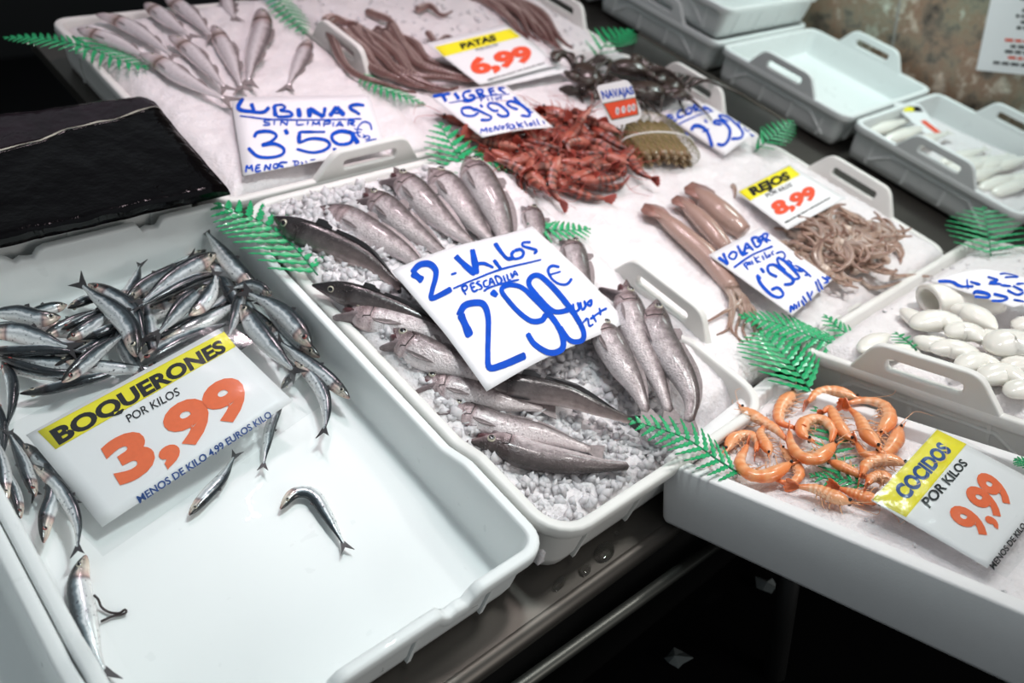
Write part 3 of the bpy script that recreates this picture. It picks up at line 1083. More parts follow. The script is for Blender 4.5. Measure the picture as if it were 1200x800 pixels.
AG = 'anchovies in the front tray'
A = [  # pixels head -> tail, layer, width, back direction, lift, label
    ([(160, 417), (152, 385), (133, 363), (112, 347), (98, 335)], 3.2, 25, (1, -.6), .25, 'large anchovy on top of the pile, forked tail up at the left and head down'),
    ([(104, 333), (128, 345), (155, 364), (168, 395)], 2.6, 22, (1, -1), .25, 'anchovy curving behind the large one on top of the pile, eye beside its tail'),
    ([(70, 371), (46, 373), (20, 367), (-18, 367)], 2.2, 22, (0, -1), .3, 'anchovy at the left frame edge, head pointing right, topmost there'),
    ([(78, 357), (56, 362), (25, 370)], 1.2, 15, (0, -1), .3, 'anchovy half hidden behind the topmost one at the left frame edge'),
    ([(-14, 388), (20, 389), (45, 396), (78, 406)], 2.0, 24, (.2, -1), .2, 'broad silver anchovy at the left frame edge tapering to the right, second from the top'),
    ([(-18, 411), (20, 411), (60, 410), (98, 413)], 1.6, 21, (0, 1), .25, 'straight silver anchovy at the left frame edge, third from the top'),
    ([(2, 420), (35, 432), (65, 437), (98, 433)], 1.2, 20, (0, 1), .5, 'dark-backed anchovy lowest of the row at the left frame edge'),
    ([(73, 447), (94, 429), (118, 409), (146, 391)], 2.8, 20, (-1, -1), .6, 'dark anchovy lying slantwise with its head down at the left, above the sign'),
    ([(24, 461), (52, 457), (88, 448), (120, 440), (152, 427)], .7, 20, (.2, 1), .15, 'long anchovy with its snout at the left, just above the sign corner'),
    ([(163, 428), (195, 408), (228, 392), (264, 380)], 1.1, 26, (.5, 1), .1, 'large anchovy under the clear sleeve along the top edge of the price sign'),
    ([(50, 395), (70, 385), (92, 374), (114, 363)], 1.5, 16, (-.5, -1), .5, 'dark-striped anchovy slanting left of the large top fish'),
    ([(72, 386), (90, 378), (110, 368), (126, 360)], 2.0, 15, (1, 1), .2, 'small anchovy with a reddish eye lying left of the large top fish'),
    ([(79, 397), (98, 387), (114, 376), (130, 364)], 2.3, 17, (-.6, -1), .4, 'anchovy with a red gill beside the belly of the large top fish'),
    ([(95, 397), (116, 390), (136, 382), (156, 376)], 1.7, 17, (1, 1), .15, 'anchovy with a round eye tucked under the large top fish'),
    ([(80, 361), (97, 353), (116, 347), (136, 343)], 1.7, 17, (0, 1), .1, 'anchovy with a red snout just behind the tail of the large top fish'),
    ([(140, 353), (149, 343), (158, 329), (164, 312)], 2.5, 15, (1, .5), .1, 'small pale anchovy with its tail standing up in the middle of the pile'),
    ([(147, 352), (166, 336), (190, 322), (222, 303)], 2.6, 17, (-.5, -1), .6, 'dark anchovy along the back edge of the pile, tail at the upper right'),
    ([(254, 297), (226, 312), (198, 330), (168, 353)], 2.9, 23, (-.5, -1), .4, 'broad dark anchovy lying parallel in front of the one along the back edge'),
    ([(258, 319), (228, 327), (194, 343), (164, 359)], 3.3, 19, (.5, 1), .2, 'silver anchovy lying across the middle of the pile, head at the right'),
    ([(222, 369), (238, 356), (248, 340), (252, 323)], 3.6, 18, (-1, -.3), .15, 'anchovy with its tail up at the middle right of the pile'),
    ([(243, 334), (229, 345), (211, 361), (187, 389)], 3.2, 21, (-1, -1), .5, 'dark-backed anchovy slanting down to the left in the middle of the pile'),
    ([(303, 339), (287, 326), (273, 312), (257, 292), (243, 273)], 3.0, 21, (1, -1), .12, 'anchovy leaning on the right wall of the tray, tail highest in the corner'),
    ([(364, 405), (342, 377), (319, 358), (293, 344)], 3.2, 24, (1, -1), .3, 'anchovy with a round eye in the right-hand bunch, head down by the tray wall'),
    ([(374, 418), (350, 400), (330, 380), (308, 356)], 1.9, 19, (1, -1), .5, 'dark anchovy wedged between the right-hand bunch and the tray wall'),
    ([(283, 357), (300, 384), (320, 408), (342, 432)], 2.3, 25, (1, -1), .25, 'large anchovy in the right-hand bunch with a black back and silver belly'),
    ([(285, 338), (279, 358), (273, 378), (268, 392)], 1.8, 17, (-1, 0), .4, 'grey anchovy hanging down behind the sign corner from the right-hand bunch'),
    ([(409, 466), (385, 444), (360, 424), (330, 402)], 1.8, 18, (1, -1), .25, 'anchovy farthest to the right with its snout on the bare tray floor'),
    ([(346, 424), (364, 439), (379, 462), (383, 486), (380, 502)], 1.4, 17, (1, -.3), .15, 'anchovy with a red gill at the right, its tail on the bare tray floor'),
    ([(238, 312), (258, 316), (276, 322), (292, 333)], 2.0, 15, (0, -1), .2, 'small anchovy under the one leaning on the right wall'),
    ([(318, 346), (303, 335), (288, 333), (274, 337)], 3.4, 13, (0, -1), .6, 'dark anchovy bent over the top of the right-hand bunch'),
    ([(2, 424), (14, 447), (14, 475), (8, 500)], .8, 20, (1, 0), .7, 'dark anchovy standing head up at the left frame edge beside the sign'),
    ([(-6, 470), (0, 490), (4, 510), (2, 540)], .7, 18, (1, 0), .6, 'dark anchovy at the left frame edge reaching under the sleeve corner'),
    ([(41, 581), (34, 560), (24, 535), (12, 510)], 1.2, 17, (-1, .3), .2, 'anchovy with a red eye below the lower left sign corner, middle of three'),
    ([(24, 607), (20, 583), (11, 560), (0, 540)], .9, 14, (-1, 0), .3, 'anchovy with a red snout against the left tray wall'),
    ([(8, 585), (6, 562), (2, 540), (-4, 515)], 1.2, 16, (-1, 0), .1, 'pale anchovy at the left frame edge below the sleeve'),
    ([(51, 635), (54, 606), (63, 578), (58, 545), (45, 520)], 1.0, 20, (-1, .2), .25, 'anchovy with a black back, head down below the lower left sign corner'),
    ([(40, 545), (64, 565), (82, 590), (91, 615), (91, 640)], 1.5, 17, (1, -1), .05, 'anchovy with its forked tail on the tray floor beside the sleeve corner'),
    ([(100, 651), (92, 680), (97, 714), (108, 756), (121, 784)], 0, 28, (-1, .3), .2, 'lone anchovy at the lower left with a dark gut trailing from its belly'),
    ([(222, 603), (240, 582), (260, 560), (274, 536)], .0, 16, (1, .8), .2, 'anchovy coming out head first from under the bottom edge of the sign'),
    ([(329, 596), (345, 578), (366, 579), (383, 603), (402, 636)], 0, 17, (.3, 1), .2, 'lone curved anchovy on the bare floor of the front tray'),
    ([(330, 470), (318, 497), (312, 524), (309, 543)], .2, 13, (1, 0), .2, 'anchovy with only its tail showing under the right end of the sign'),
    ([(28, 520), (48, 540), (68, 556), (84, 585)], .9, 19, (1, -1), .3, 'anchovy under the clear sleeve left of the sign'),
    ([(10, 505), (25, 530), (35, 560), (40, 575)], .3, 17, (1, -1), .3, 'anchovy lowest under the left end of the sleeve'),
    ([(330, 455), (342, 440), (356, 430), (370, 440)], .6, 15, (1, -1), .4, 'anchovy under the right end of the sleeve with its eye at the sign edge'),
]
for pts, k, w, back, lift, lab in A:
    fish('anchovy', lab, 'fish', AG, 'anchovy', pts, lay(k), w, back, min(.75, lift + .16) if k > .25 else max(0, lift - .15), eye_m=random.choice(['eye', 'eye', 'eye_red']))
# fish of the lower layers, showing only through the gaps
rnd = random.Random(3)
for i, (x, y, a) in enumerate(((185, 362, -25), (215, 348, -20), (235, 375, -25), (262, 352, -40), (150, 412, 60), (130, 428, 5), (60, 423, 5), (176, 385, 80), (205, 382, -25), (30, 380, 0),
                               (110, 402, -30), (276, 350, 60), (300, 372, 55), (325, 392, 45), (240, 335, -25), (196, 318, -30), (60, 400, 5), (120, 375, -30), (20, 428, 20), (262, 412, -30), (346, 412, 45))):
    ca, sa = math.cos(math.radians(a)), math.sin(math.radians(a))
    L = 52
    s = rnd.choice((-1, 1))
    fish('anchovy', 'anchovy mostly buried under the others in the pile at the back of the front tray', 'fish', AG, 'anchovy',
         [(x - s * ca * L, y - s * sa * L), (x, y + 3), (x + s * ca * L, y + s * sa * L)], lay(.5 + .3 * (i % 3)), 19, (rnd.uniform(-.5, .5), rnd.choice((-1, 1))), rnd.uniform(.0, .5))

# the gut trailing from the lone anchovy
gp = [FT.at(x, y, FLZ + hh) for x, y, hh in ((110, 697, .012), (115, 702, .010), (119, 711, .004), (128, 717, .003), (140, 718, .003), (146, 714, .004), (148, 717, .004), (143, 720, .003), (132, 722, .003), (118, 728, .003))]
lone = [o for o in COL.objects if o.get('label', '').startswith('lone anchovy at the lower left')][0]
part('gut', tube(spline(gp, 40), .0012, 7), M['gut'], lone)

HG = 'hake on ice in the second tray'
H = [
    ([(321, 254), (350, 271), (392, 288), (432, 307), (468, 336)], [.022, .024, .022, .020, .015], 36, (.5, -1), .75, 'hake_dark', 0, 'dark-backed hake nearest the top left corner of the tray, over the fern', {}),
    ([(368, 244), (400, 252), (438, 274), (478, 299), (500, 322)], [.018, .018, .02, .02, .016], 36, (1, -1), .2, 'hake', 0, 'hake with its head buried in ice chips, second from the left at the back', dict(head=False)),
    ([(423, 224), (447, 239), (474, 263), (502, 284), (524, 300)], [.024, .026, .024, .02, .018], 35, (1, -1), .25, 'hake', .35, 'hake with an open dark mouth, third from the left at the back', {}),
    ([(456, 200), (480, 219), (507, 247), (532, 270), (556, 288)], [.03, .03, .026, .022, .018], 37, (1, -1), .2, 'hake', .45, 'hake gaping towards the upper left, fourth from the left at the back', {}),
    ([(503, 197), (527, 222), (548, 250), (566, 272), (578, 285)], [.028, .028, .026, .022, .018], 40, (1, -1), .1, 'hake', 0, 'pale pink hake belly up beside the large upright one', {}),
    ([(547, 183), (563, 213), (580, 244), (590, 270), (596, 300)], [.04, .04, .034, .026, .018], 42, (1, -.3), .15, 'hake', 0, 'large hake standing out at the back with its snout up and a clear eye', {}),
    ([(622, 240), (625, 258), (632, 280), (645, 305)], [.02, .02, .018, .01], 28, (1, 0), .2, 'hake', .2, 'hake of which only the head shows above the top edge of the big paper sign', {}),
    ([(669, 279), (674, 306), (684, 332), (696, 350)], [.026, .024, .02, .014], 33, (1, -.2), .2, 'hake', .3, 'hake with a gaping mouth right of the top corner of the big paper sign', dict(tail=False)),
    ([(366, 334), (400, 342), (448, 358), (498, 378), (540, 400)], [.014, .018, .018, .016, .012], 31, (.3, -1), .8, 'hake_dark', 0, 'dark-backed hake lying along the left rim, pointing left, below the first', {}),
    ([(396, 358), (433, 372), (483, 382), (530, 402), (570, 425)], [.002, .006, .008, .008, .006], 42, (.3, -1), .05, 'hake', .15, 'hake showing its striped grey throat under the dark one at the left rim', {}),
    ([(455, 388), (476, 402), (505, 417), (548, 432), (590, 448)], [.010, .012, .012, .010, .006], 42, (.5, -1), .2, 'hake', .5, 'hake with a large round eye beside the left edge of the big sign', {}),
    ([(484, 446), (512, 449), (550, 459), (590, 470), (634, 478)], [-.006, -.004, -.004, -.006, -.01], 36, (.3, -1), .1, 'hake', .25, 'hake with a bony silver jaw below the lower corner of the big sign', {}),
    ([(511, 470), (547, 484), (590, 500), (634, 508), (690, 526)], [-.014, -.014, -.014, -.016, -.02], 36, (.3, -1), .05, 'hake', .2, 'silver hake between the bony-jawed one and the dark-headed one', {}),
    ([(549, 512), (583, 520), (618, 533), (655, 540), (700, 545), (734, 546)], [-.018, -.016, -.018, -.018, -.019, -.02], 40, (.1, 1), .1, 'hake', .25, 'hake with a dark head nearest the front corner of the tray', dict(tail=False, fins=False)),
    ([(547, 441), (585, 450), (625, 456), (665, 464), (705, 480), (738, 492)], [.004, .006, .006, .004, .000, -.004], 32, (.3, -1), .6, 'hake_dark', 0, 'long dark hake running right from under the lower corner of the big sign', {}),
    ([(727, 328), (738, 362), (748, 395), (762, 425), (775, 455), (784, 480)], [.030, .028, .024, .020, .016, .012], 38, (1, -.3), .1, 'hake', .6, 'hake with a wide black gape at the right, middle of three', {}),
    ([(770, 351), (769, 385), (786, 418), (803, 445), (811, 470), (808, 492)], [.036, .034, .030, .026, .022, .018], 40, (1, -.3), .25, 'hake', 0, 'rightmost hake, snout up against the tray handle', {}),
    ([(700, 372), (713, 398), (728, 425), (746, 455), (757, 480)], [.016, .018, .016, .012, .008], 38, (1, -.3), .15, 'hake', .2, 'hake coming out from under the right side of the big sign, left of three', {}),
]
for pts, h, w, back, lift, m, gape, lab, kw in H:
    fish('hake', lab, 'fish', HG, 'hake', pts, h, w, back, lift, m=m, gape=gape, fin_m='fin_dark' if m == 'hake_dark' else 'fin', **kw)

BG = 'sea bass on ice at the top left'
B = [
    ([(91, 34), (113, 41), (140, 51), (172, 68)], .014, 19, (.4, -1), 'sea bass farthest left, lying behind the green fern'),
    ([(113, 17), (138, 24), (166, 39), (200, 64)], .020, 18, (.4, -1), 'sea bass second from the left at the back, snout near the tray corner'),
    ([(164, 64), (186, 72), (211, 89), (239, 105), (262, 115)], .020, 22, (.6, -1), 'sea bass lying lowest and longest, tail towards the LUBINAS sign'),
    ([(198, 42), (217, 54), (238, 74), (262, 101)], .020, 20, (.8, -1), 'sea bass just above the longest one, brown patch behind the gill'),
    ([(170, 4), (186, 15), (204, 29), (221, 41)], .020, 19, (.8, -1), 'sea bass at the top frame edge behind the middle pair, head cut dark'),
    ([(194, -4), (212, 8), (230, 23), (246, 40)], .018, 19, (.8, -1), 'sea bass at the top frame edge right of the dark-headed one'),
    ([(250, 30), (259, 47), (271, 69), (282, 100)], .016, 21, (1, -.4), 'sea bass with its tail sunk in the ice, left of the upright one'),
    ([(306, 10), (307, 33), (298, 63), (291, 94)], .016, 26, (1, .2), 'sea bass lying almost upright with its head away, right of the group'),
    ([(362, 46), (354, 67), (344, 88), (338, 100)], .010, 20, (1, .4), 'small sea bass rightmost in the tray, half sunk in the ice'),
    ([(264, -3), (268, 8), (274, 20)], .010, 18, (1, -.5), 'sea bass of which only the head shows in the ice at the top frame edge'),
]
for pts, h, w, back, lab in B:
    fish('sea_bass', lab, 'fish', BG, 'bass', pts, h, w, back, .15, n=26)


# ------------------------------------------------------------------ prawns
def prawn_geo(C, W, n=34, fr=FT, mats=None, ant=True, belly=None):
    """prawn along the points C (head first); returns the pieces of geometry"""
    C = spline(C, n)
    T = np.gradient(C, axis=0)
    T /= np.linalg.norm(T, axis=1)[:, None]
    u = np.linspace(0, 1, n)
    r = np.interp(u, [0, .06, .15, .28, .36, .45, .6, .75, .88, 1], [.12, .35, .75, 1, .98, .92, .85, .70, .5, .30]) * W
    seg = ((u - .37) / .105) % 1
    r = r * np.where((u > .37) & (u < .93), 1.03 - .14 * seg, 1)
    NS = 12
    V, F, U = [], [], []
    cen = C.mean(0)
    Ds = []
    for i in range(n):
        out = C[i] - cen                   # the outside of the curl is the back
        out = out - T[i] * (out @ T[i])
        out = out - fr.n * (out @ fr.n) * .6
        d = nrm(out) if np.linalg.norm(out) > 1e-5 else nrm(np.cross(fr.n, T[i]))
        if Ds and d @ Ds[-1] < 0:
            d = Ds[-1]
        if Ds:
            d = nrm(.6 * Ds[-1] + .4 * d)
        d = nrm(d - T[i] * (d @ T[i]))
        Ds.append(d)
        s = np.cross(T[i], d)
        for k in range(NS):
            th = 2 * math.pi * k / NS
            V.append(C[i] + r[i] * (d * math.cos(th) * 1.05 + s * math.sin(th) * .82))
            U.append((u[i], (k / NS if k <= NS / 2 else 1 - k / NS) * 2))
    for i in range(n - 1):
        for k in range(NS):
            F.append((i * NS + k, i * NS + (k + 1) % NS, (i + 1) * NS + (k + 1) % NS, (i + 1) * NS + k))
    F.append(tuple(range(NS))[::-1])
    F.append(tuple((n - 1) * NS + k for k in range(NS)))
    # rostrum
    rost = tube([C[2] + Ds[2] * r[2] * .7, C[0] - T[0] * W * 1.3 + Ds[0] * W * .55], [W * .22, W * .03], 6)
    body = join((np.array(V), F, np.array(U)), rost)
    tails = []
    for a in (-.55, -.2, .2, .55):
        t = nrm(T[-1] + np.cross(T[-1], Ds[-1]) * a)
        w = np.cross(Ds[-1], t)
        o = [(-.1, -.22), (.8, -.36), (1.6, -.30), (1.9, 0), (1.6, .30), (.8, .36), (-.1, .22)]
        tails.append(plate([C[-1] + t * p * W + w * q * W for p, q in o], Ds[-1], W * .12))
    eyes = []
    for sg in (1, -1):
        s = np.cross(T[2], Ds[2])
        e = C[2] + Ds[2] * r[2] * .5 + s * sg * r[2] * 1.05 - T[2] * W * .1
        eyes.append(ball(e, W * .24, W * .24, W * .24, None, 8, 6))
    legs = []
    rnd = random.Random(int(abs(C[0][0] * 1e5)) % 9973)
    for k in (0, 2, 4, 5, 6, 7):
        i = int(n * (.20 + .07 * k)) if k < 5 else int(n * (.45 + .09 * (k - 5)))
        i = min(i, n - 2)
        s = np.cross(T[i], Ds[i])
        for sg in (1, -1):
            L = W * (1.35 if k < 5 else .7) * rnd.uniform(.8, 1.2)
            a = C[i] - Ds[i] * r[i] * .8 + s * sg * r[i] * .4
            b = a - Ds[i] * L * .55 - T[i] * L * rnd.uniform(.1, .5) + s * sg * L * .25
            c = b - Ds[i] * L * .35 - T[i] * L * rnd.uniform(.2, .6)
            legs.append(tube([a, b, c], [W * .10, W * .075, W * .03], 5))
    ants = []
    if ant:
        for sg in (1, -1):
            s = np.cross(T[0], Ds[0])
            p0 = C[0] + s * sg * W * .2
            L = W * rnd.uniform(6, 10)
            P = [p0, p0 - T[0] * L * .25 + Ds[0] * W * .8 + s * sg * W * .6, p0 - T[0] * L * .4 + Ds[0] * L * .25 + s * sg * W, p0 - T[0] * L * .3 + Ds[0] * L * .6 + s * sg * W * 1.2]
            Q = spline(P, 14)
            # keep the feelers lying on the surface
            ants.append(tube(Q, np.linspace(W * .06, W * .02, 14), 5))
    return body, join(*tails), eyes, join(*legs), ants


def prawn(name, label, group, C, W, fr, m, ml, ant=True, base=None):
    body, tail, eyes, legs, ants = prawn_geo(C, W, fr=fr, ant=ant)
    t = thing(name, label, 'prawn', base if base is not None else np.mean(C, axis=0) - fr.n * W, group)
    part('body', body, M[m], t)
    part('tail_fan', tail, M[m] if m != 'prawn_red' else M[ml], t, smooth=False)
    for e in eyes:
        part('eye', e, M['pupil'], t)
    part('legs', legs, M[ml], t)
    for a in ants:
        part('antenna', a, M[ml], t)
    return t


CP = [
    ([(932, 457), (915, 478), (914, 494), (930, 501)], .006, 15, 'cooked prawn standing head up at the back left corner of the foam box'),
    ([(866, 476), (888, 490), (908, 502), (921, 515)], .010, 13, 'cooked prawn with a long pointed head aimed at the left end of the foam box'),
    ([(851, 529), (860, 514), (876, 509), (888, 516), (886, 528)], .004, 13, 'cooked prawn farthest left in the foam box, dark snout at the left rim'),
    ([(930, 540), (903, 556), (880, 556), (867, 542), (875, 522)], .010, 16, 'large cooked prawn curled into a U at the front left of the heap'),
    ([(903, 533), (897, 520), (891, 508), (895, 499)], .008, 12, 'cooked prawn with a black head tip between the U-shaped one and the pointed one'),
    ([(955, 517), (940, 508), (944, 494), (962, 491), (976, 503), (974, 517)], .008, 14, 'cooked prawn rolled into a ring at the middle of the heap'),
    ([(981, 517), (958, 537), (938, 534), (927, 520), (925, 506)], .015, 15, 'cooked prawn in a wide crescent in front of the ring-shaped one'),
    ([(914, 523), (930, 540), (937, 556), (926, 566), (909, 562)], .004, 12, 'cooked prawn under the U-shaped one with its tail at the front rim'),
    ([(998, 590), (978, 582), (957, 573), (936, 570)], .006, 16, 'cooked prawn lying straight along the front rim, black eye at the right'),
    ([(1034, 588), (1016, 583), (998, 577), (984, 572)], .004, 15, 'cooked prawn beside the sign corner along the front rim'),
    ([(1008, 467), (978, 458), (959, 460), (947, 471)], .006, 13, 'cooked prawn stretched along the back rim with its tail at the left'),
    ([(1028, 510), (1042, 492), (1036, 475), (1014, 469), (994, 472)], .014, 15, 'cooked prawn arched at the back right of the heap'),
    ([(1003, 517), (989, 507), (979, 491), (973, 478), (964, 483)], .008, 14, 'cooked prawn hanging head down left of the arched pair'),
    ([(1033, 526), (1016, 508), (1007, 490), (996, 479)], .018, 15, 'cooked prawn with whiskered head pointing down inside the arched one'),
    ([(1055, 498), (1049, 518), (1036, 532), (1014, 532), (1004, 519)], .008, 15, 'cooked prawn with its head raised beside the sign, back right'),
    ([(1064, 545), (1040, 538), (1017, 543), (1010, 556)], .012, 15, 'cooked prawn with its head under the left edge of the sign'),
    ([(969, 539), (988, 547), (1008, 556), (1024, 560)], .006, 12, 'cooked prawn with a whiskered head pointing at the crescent one'),
    ([(1046, 567), (1034, 558), (1022, 560), (1017, 567)], .012, 14, 'cooked prawn tail poking out just left of the yellow sign strip'),
]
for pts, h, w, lab in CP:
    C = [FB.at(x, y, h - .012 + .004) for x, y in pts]
    prawn('cooked_prawn', lab, 'cooked prawns in the foam box', C, w * 1.2 * px_size(C[1]) / 2, FB, 'prawn', 'prawn_limb')

# red prawns: a few different curls, copied into the heap
proto = []
rnd = random.Random(11)
LAB = 'raw red prawn with dark bands in the heap on ice below the TIGRES sign'
GRP = 'raw red prawns in the heap'
for k, curl in enumerate((.6, 1.3, 2.0, .9, 1.6)):
    L = .098
    C = []
    a, p = -curl / 2, np.zeros(3)
    for i in range(7):
        C.append(p.copy())
        p = p + np.array([math.cos(a), math.sin(a), .0]) * L / 6
        a += curl / 6 * (1.6 if i > 2 else .5)
    C = np.array(C)
    C -= C.mean(0)
    proto.append(prawn('red_prawn', LAB, GRP, C, .0108, FT, 'prawn_red', 'prawn_leg', base=np.zeros(3)))
n_red = 0
HP = [FT.loc(FT.at(x, y, .012)) for x, y in ((545, 140), (660, 133), (752, 196), (684, 232), (606, 216))]
lo, hi = np.min(HP, 0), np.max(HP, 0)


def inside(x, y):
    c = False
    for i in range(len(HP)):
        (x0, y0, _), (x1, y1, _) = HP[i], HP[i - 1]
        if (y0 > y) != (y1 > y) and x < (x1 - x0) * (y - y0) / (y1 - y0) + x0:
            c = not c
    return c


spots = []
tries = 0
while len(spots) < 66 and tries < 20000:
    tries += 1
    x, y = rnd.uniform(lo[0], hi[0]), rnd.uniform(lo[1], hi[1])
    if not inside(x, y):
        continue
    if any((x - a) ** 2 + (y - b) ** 2 < .017 ** 2 for a, b, _ in spots):
        continue
    near = sum((x - a) ** 2 + (y - b) ** 2 < .05 ** 2 for a, b, _ in spots)
    q = proj(FT.to(x, y, .02))
    under = 488 < q[0] < 662 and q[1] < 172
    spots.append((x, y, .013 if under else .014 + min(.022, .005 * near)))
for k, (x, y, z) in enumerate(spots):
    ang = rnd.choice((0, math.pi)) + rnd.gauss(-.55, .75)
    mtx = place_matrix((x, y, z), ang, rnd.gauss(0, .5), rnd.gauss(0, .12), rnd.uniform(.9, 1.1))
    if k < len(proto):
        proto[k].matrix_world = mtx
    else:
        copy_thing(proto[k % len(proto)], mtx)


# ------------------------------------------------------------------ crabs
def crab(label, p, rz, s=1.0, rx=0):
    t = thing('crab', label, 'crab', (0, 0, 0), 'dark crabs in the crab tray')
    # carapace: a wide low shell with toothed front edge
    nu, nv = 28, 7
    V, F = [(0, 0, .016)], []
    for j in range(1, nv + 1):
        f = j / nv
        for i in range(nu):
            th = 2 * math.pi * i / nu
            w = 1 + (.07 * (1 if i % 2 else -1) if j == nv and math.sin(th) > .1 else 0)
            V.append((.040 * f * math.cos(th) * w, .029 * f * (math.sin(th) * (1.05 if math.sin(th) > 0 else .85)) * w, .016 * (1 - f ** 2.4) + .002 * math.sin(th * 3) * f * (1 - f)))
    for i in range(nu):
        F.append((0, 1 + i, 1 + (i + 1) % nu))
    for j in range(nv - 1):
        for i in range(nu):
            a = 1 + j * nu
            F.append((a + i, a + nu + i, a + nu + (i + 1) % nu, a + (i + 1) % nu))
    a = 1 + (nv - 1) * nu
    b = len(V)
    for i in range(nu):
        x, y, z = V[a + i]
        V.append((x * .8, y * .8, -.012))
    for i in range(nu):
        F.append((a + i, b + i, b + (i + 1) % nu, a + (i + 1) % nu))
    F.append(tuple(b + i for i in range(nu))[::-1])
    part('carapace', (V, F), M['crab'], t)
    for sg in (1, -1):
        arm = tube(spline([(sg * .026, .016, 0), (sg * .052, .026, .006), (sg * .046, .046, .004)], 10), np.linspace(.006, .0075, 10), 8)
        claw = tube(spline([(sg * .046, .044, .004), (sg * .034, .056, .004), (sg * .020, .062, .002)], 10), [.006, .009, .0105, .011, .0105, .009, .007, .005, .0035, .001], 8, flat=.7)
        finger = tube(spline([(sg * .036, .052, .004), (sg * .026, .051, .004), (sg * .016, .058, .003)], 8), np.linspace(.005, .001, 8), 7)
        part('claw', join(arm, claw, finger), M['crab'], t)
        for k in range(4):
            y0 = .010 - .011 * k
            out = .078 - .006 * abs(k - 1)
            P = [(sg * .030, y0, -.002), (sg * .050, y0 * 1.5 - .004 * k, .010), (sg * out, y0 * 2.2 - .012 * k, -.002), (sg * (out + .012), y0 * 2.4 - .018 * k, -.012)]
            part('leg', tube(spline(P, 12), np.linspace(.0045, .0012, 12), 7), M['crab'], t)
        part('eye', ball((sg * .010, .029, .008), .0025, .0025, .0025, None, 8, 6), M['pupil'], t)
    t.matrix_world = place_matrix(p, rz, rx, 0, s)
    return t


for px, py, h, rz, s, rx, lab in (
        (690, 88, .024, 1.2, 1.15, .2, 'dark crab farthest left, its legs reaching over the bare ice'),
        (738, 80, .030, -.6, 1.15, -.3, 'dark crab at the back of the group beside the tray rim'),
        (757, 106, .030, 2.6, 1.15, .3, 'dark crab in the middle of the group behind the NAVAJAS tag'),
        (786, 103, .026, .3, 1.1, -.2, 'dark crab farthest right, against the tray handle'),
        (722, 112, .014, 2.0, 1.0, .1, 'dark crab half hidden behind the NAVAJAS tag'),
        (772, 92, .020, 1.2, 1.0, .4, 'dark crab squeezed between the rightmost one and the one at the back')):
    crab(lab, FT.at(px, py, h), rz, s, rx)
lg = thing('crab_claw', 'loose dark crab claw lying on the bare ice left of the crabs', 'crab claw', FT.at(672, 106, .008))
part('segment', tube(spline([FT.at(655, 104, .010), FT.at(672, 106, .014), FT.at(690, 108, .014), FT.at(702, 112, .012)], 14), np.array([.002, .006, .009, .010, .009, .007, .006, .008, .010, .010, .009, .008, .007, .006]), 9), M['crab'], lg)
part('finger', tube(spline([FT.at(676, 108, .012), FT.at(680, 114, .008), FT.at(684, 121, .006)], 8), np.linspace(.005, .001, 8), 7), M['crab'], lg)

# ------------------------------------------------------------------ razor clams in a net
e0, e1 = FT.at(733, 158, .022), FT.at(800, 182, .022)
ra, rb = FT.at(738, 172, .02), FT.at(772, 205, .02)      # two ends of the near clams
axis = nrm(FT.at(775, 180, .02) - FT.at(735, 135, .02))
axis = nrm(FT.at(782, 196, .02) - FT.at(745, 148, .02))
wide = nrm(np.cross(FT.n, axis))
cen = FT.at(767, 164, .026)
GRPZ = 'razor clams bundled in the net'
q = 0
for lay_, cnt in ((-.5, 7), (.5, 6)):
    for k in range(cnt):
        off = (k - (cnt - 1) / 2) * .0165
        c = cen + wide * off + FT.n * (lay_ * .0145 - abs(off) * .12) + axis * random.uniform(-.006, .006)
        P = [c + axis * a for a in np.linspace(-.060, .060, 9)]
        t = thing('razor_clam', 'brown razor clam in the netted bundle beside the NAVAJAS tag', 'clam', c - FT.n * .01, GRPZ)
        nn = nrm(FT.n * math.cos(.4 * lay_) + wide * .4 * (k - cnt / 2) / cnt)
        part('shell', tube(P, [.0055, .0078, .0084, .0085, .0085, .0085, .0084, .008, .006], 12, up=nn, flat=.72), M['shell'], t)
        part('foot', ball(P[-1] + axis * .002, .005, .004, .0035, np.array([axis, wide, FT.n]), 8, 6), M['shell'], t)
nb = thing('net_bag', 'olive net wrapped round the bundle of razor clams', 'net', cen - FT.n * .03)
gs = []
for k in range(30):
    th = 2 * math.pi * k / 30
    for tw in (1, -1):
        P = []
        for a in np.linspace(-1, 1, 16):
            ph = th + tw * a * .9
            R = 1.06 - .20 * abs(a) ** 6
            P.append(cen + axis * a * .066 + wide * math.cos(ph) * .066 * R + FT.n * math.sin(ph) * .024 * R)
        gs.append(tube(P, .0005, 4, cap=False))
part('mesh', join(*gs), M['net'], nb)
st = thing('string', 'white string tied round the net of razor clams', 'string', cen - FT.n * .03)
part('loop', tube([cen + axis * (.012 + .006 * math.sin(a)) + wide * math.cos(a) * .072 + FT.n * math.sin(a) * .026 for a in np.linspace(0, 2 * math.pi, 40)], .0016, 7, cap=False), M['band'], st)


# ------------------------------------------------------------------ squid, tentacles, octopus
M['squid_fin'] = mat('squid_fin', (.34, .17, .14), .3, var=.5, scale=90, coat=.4)


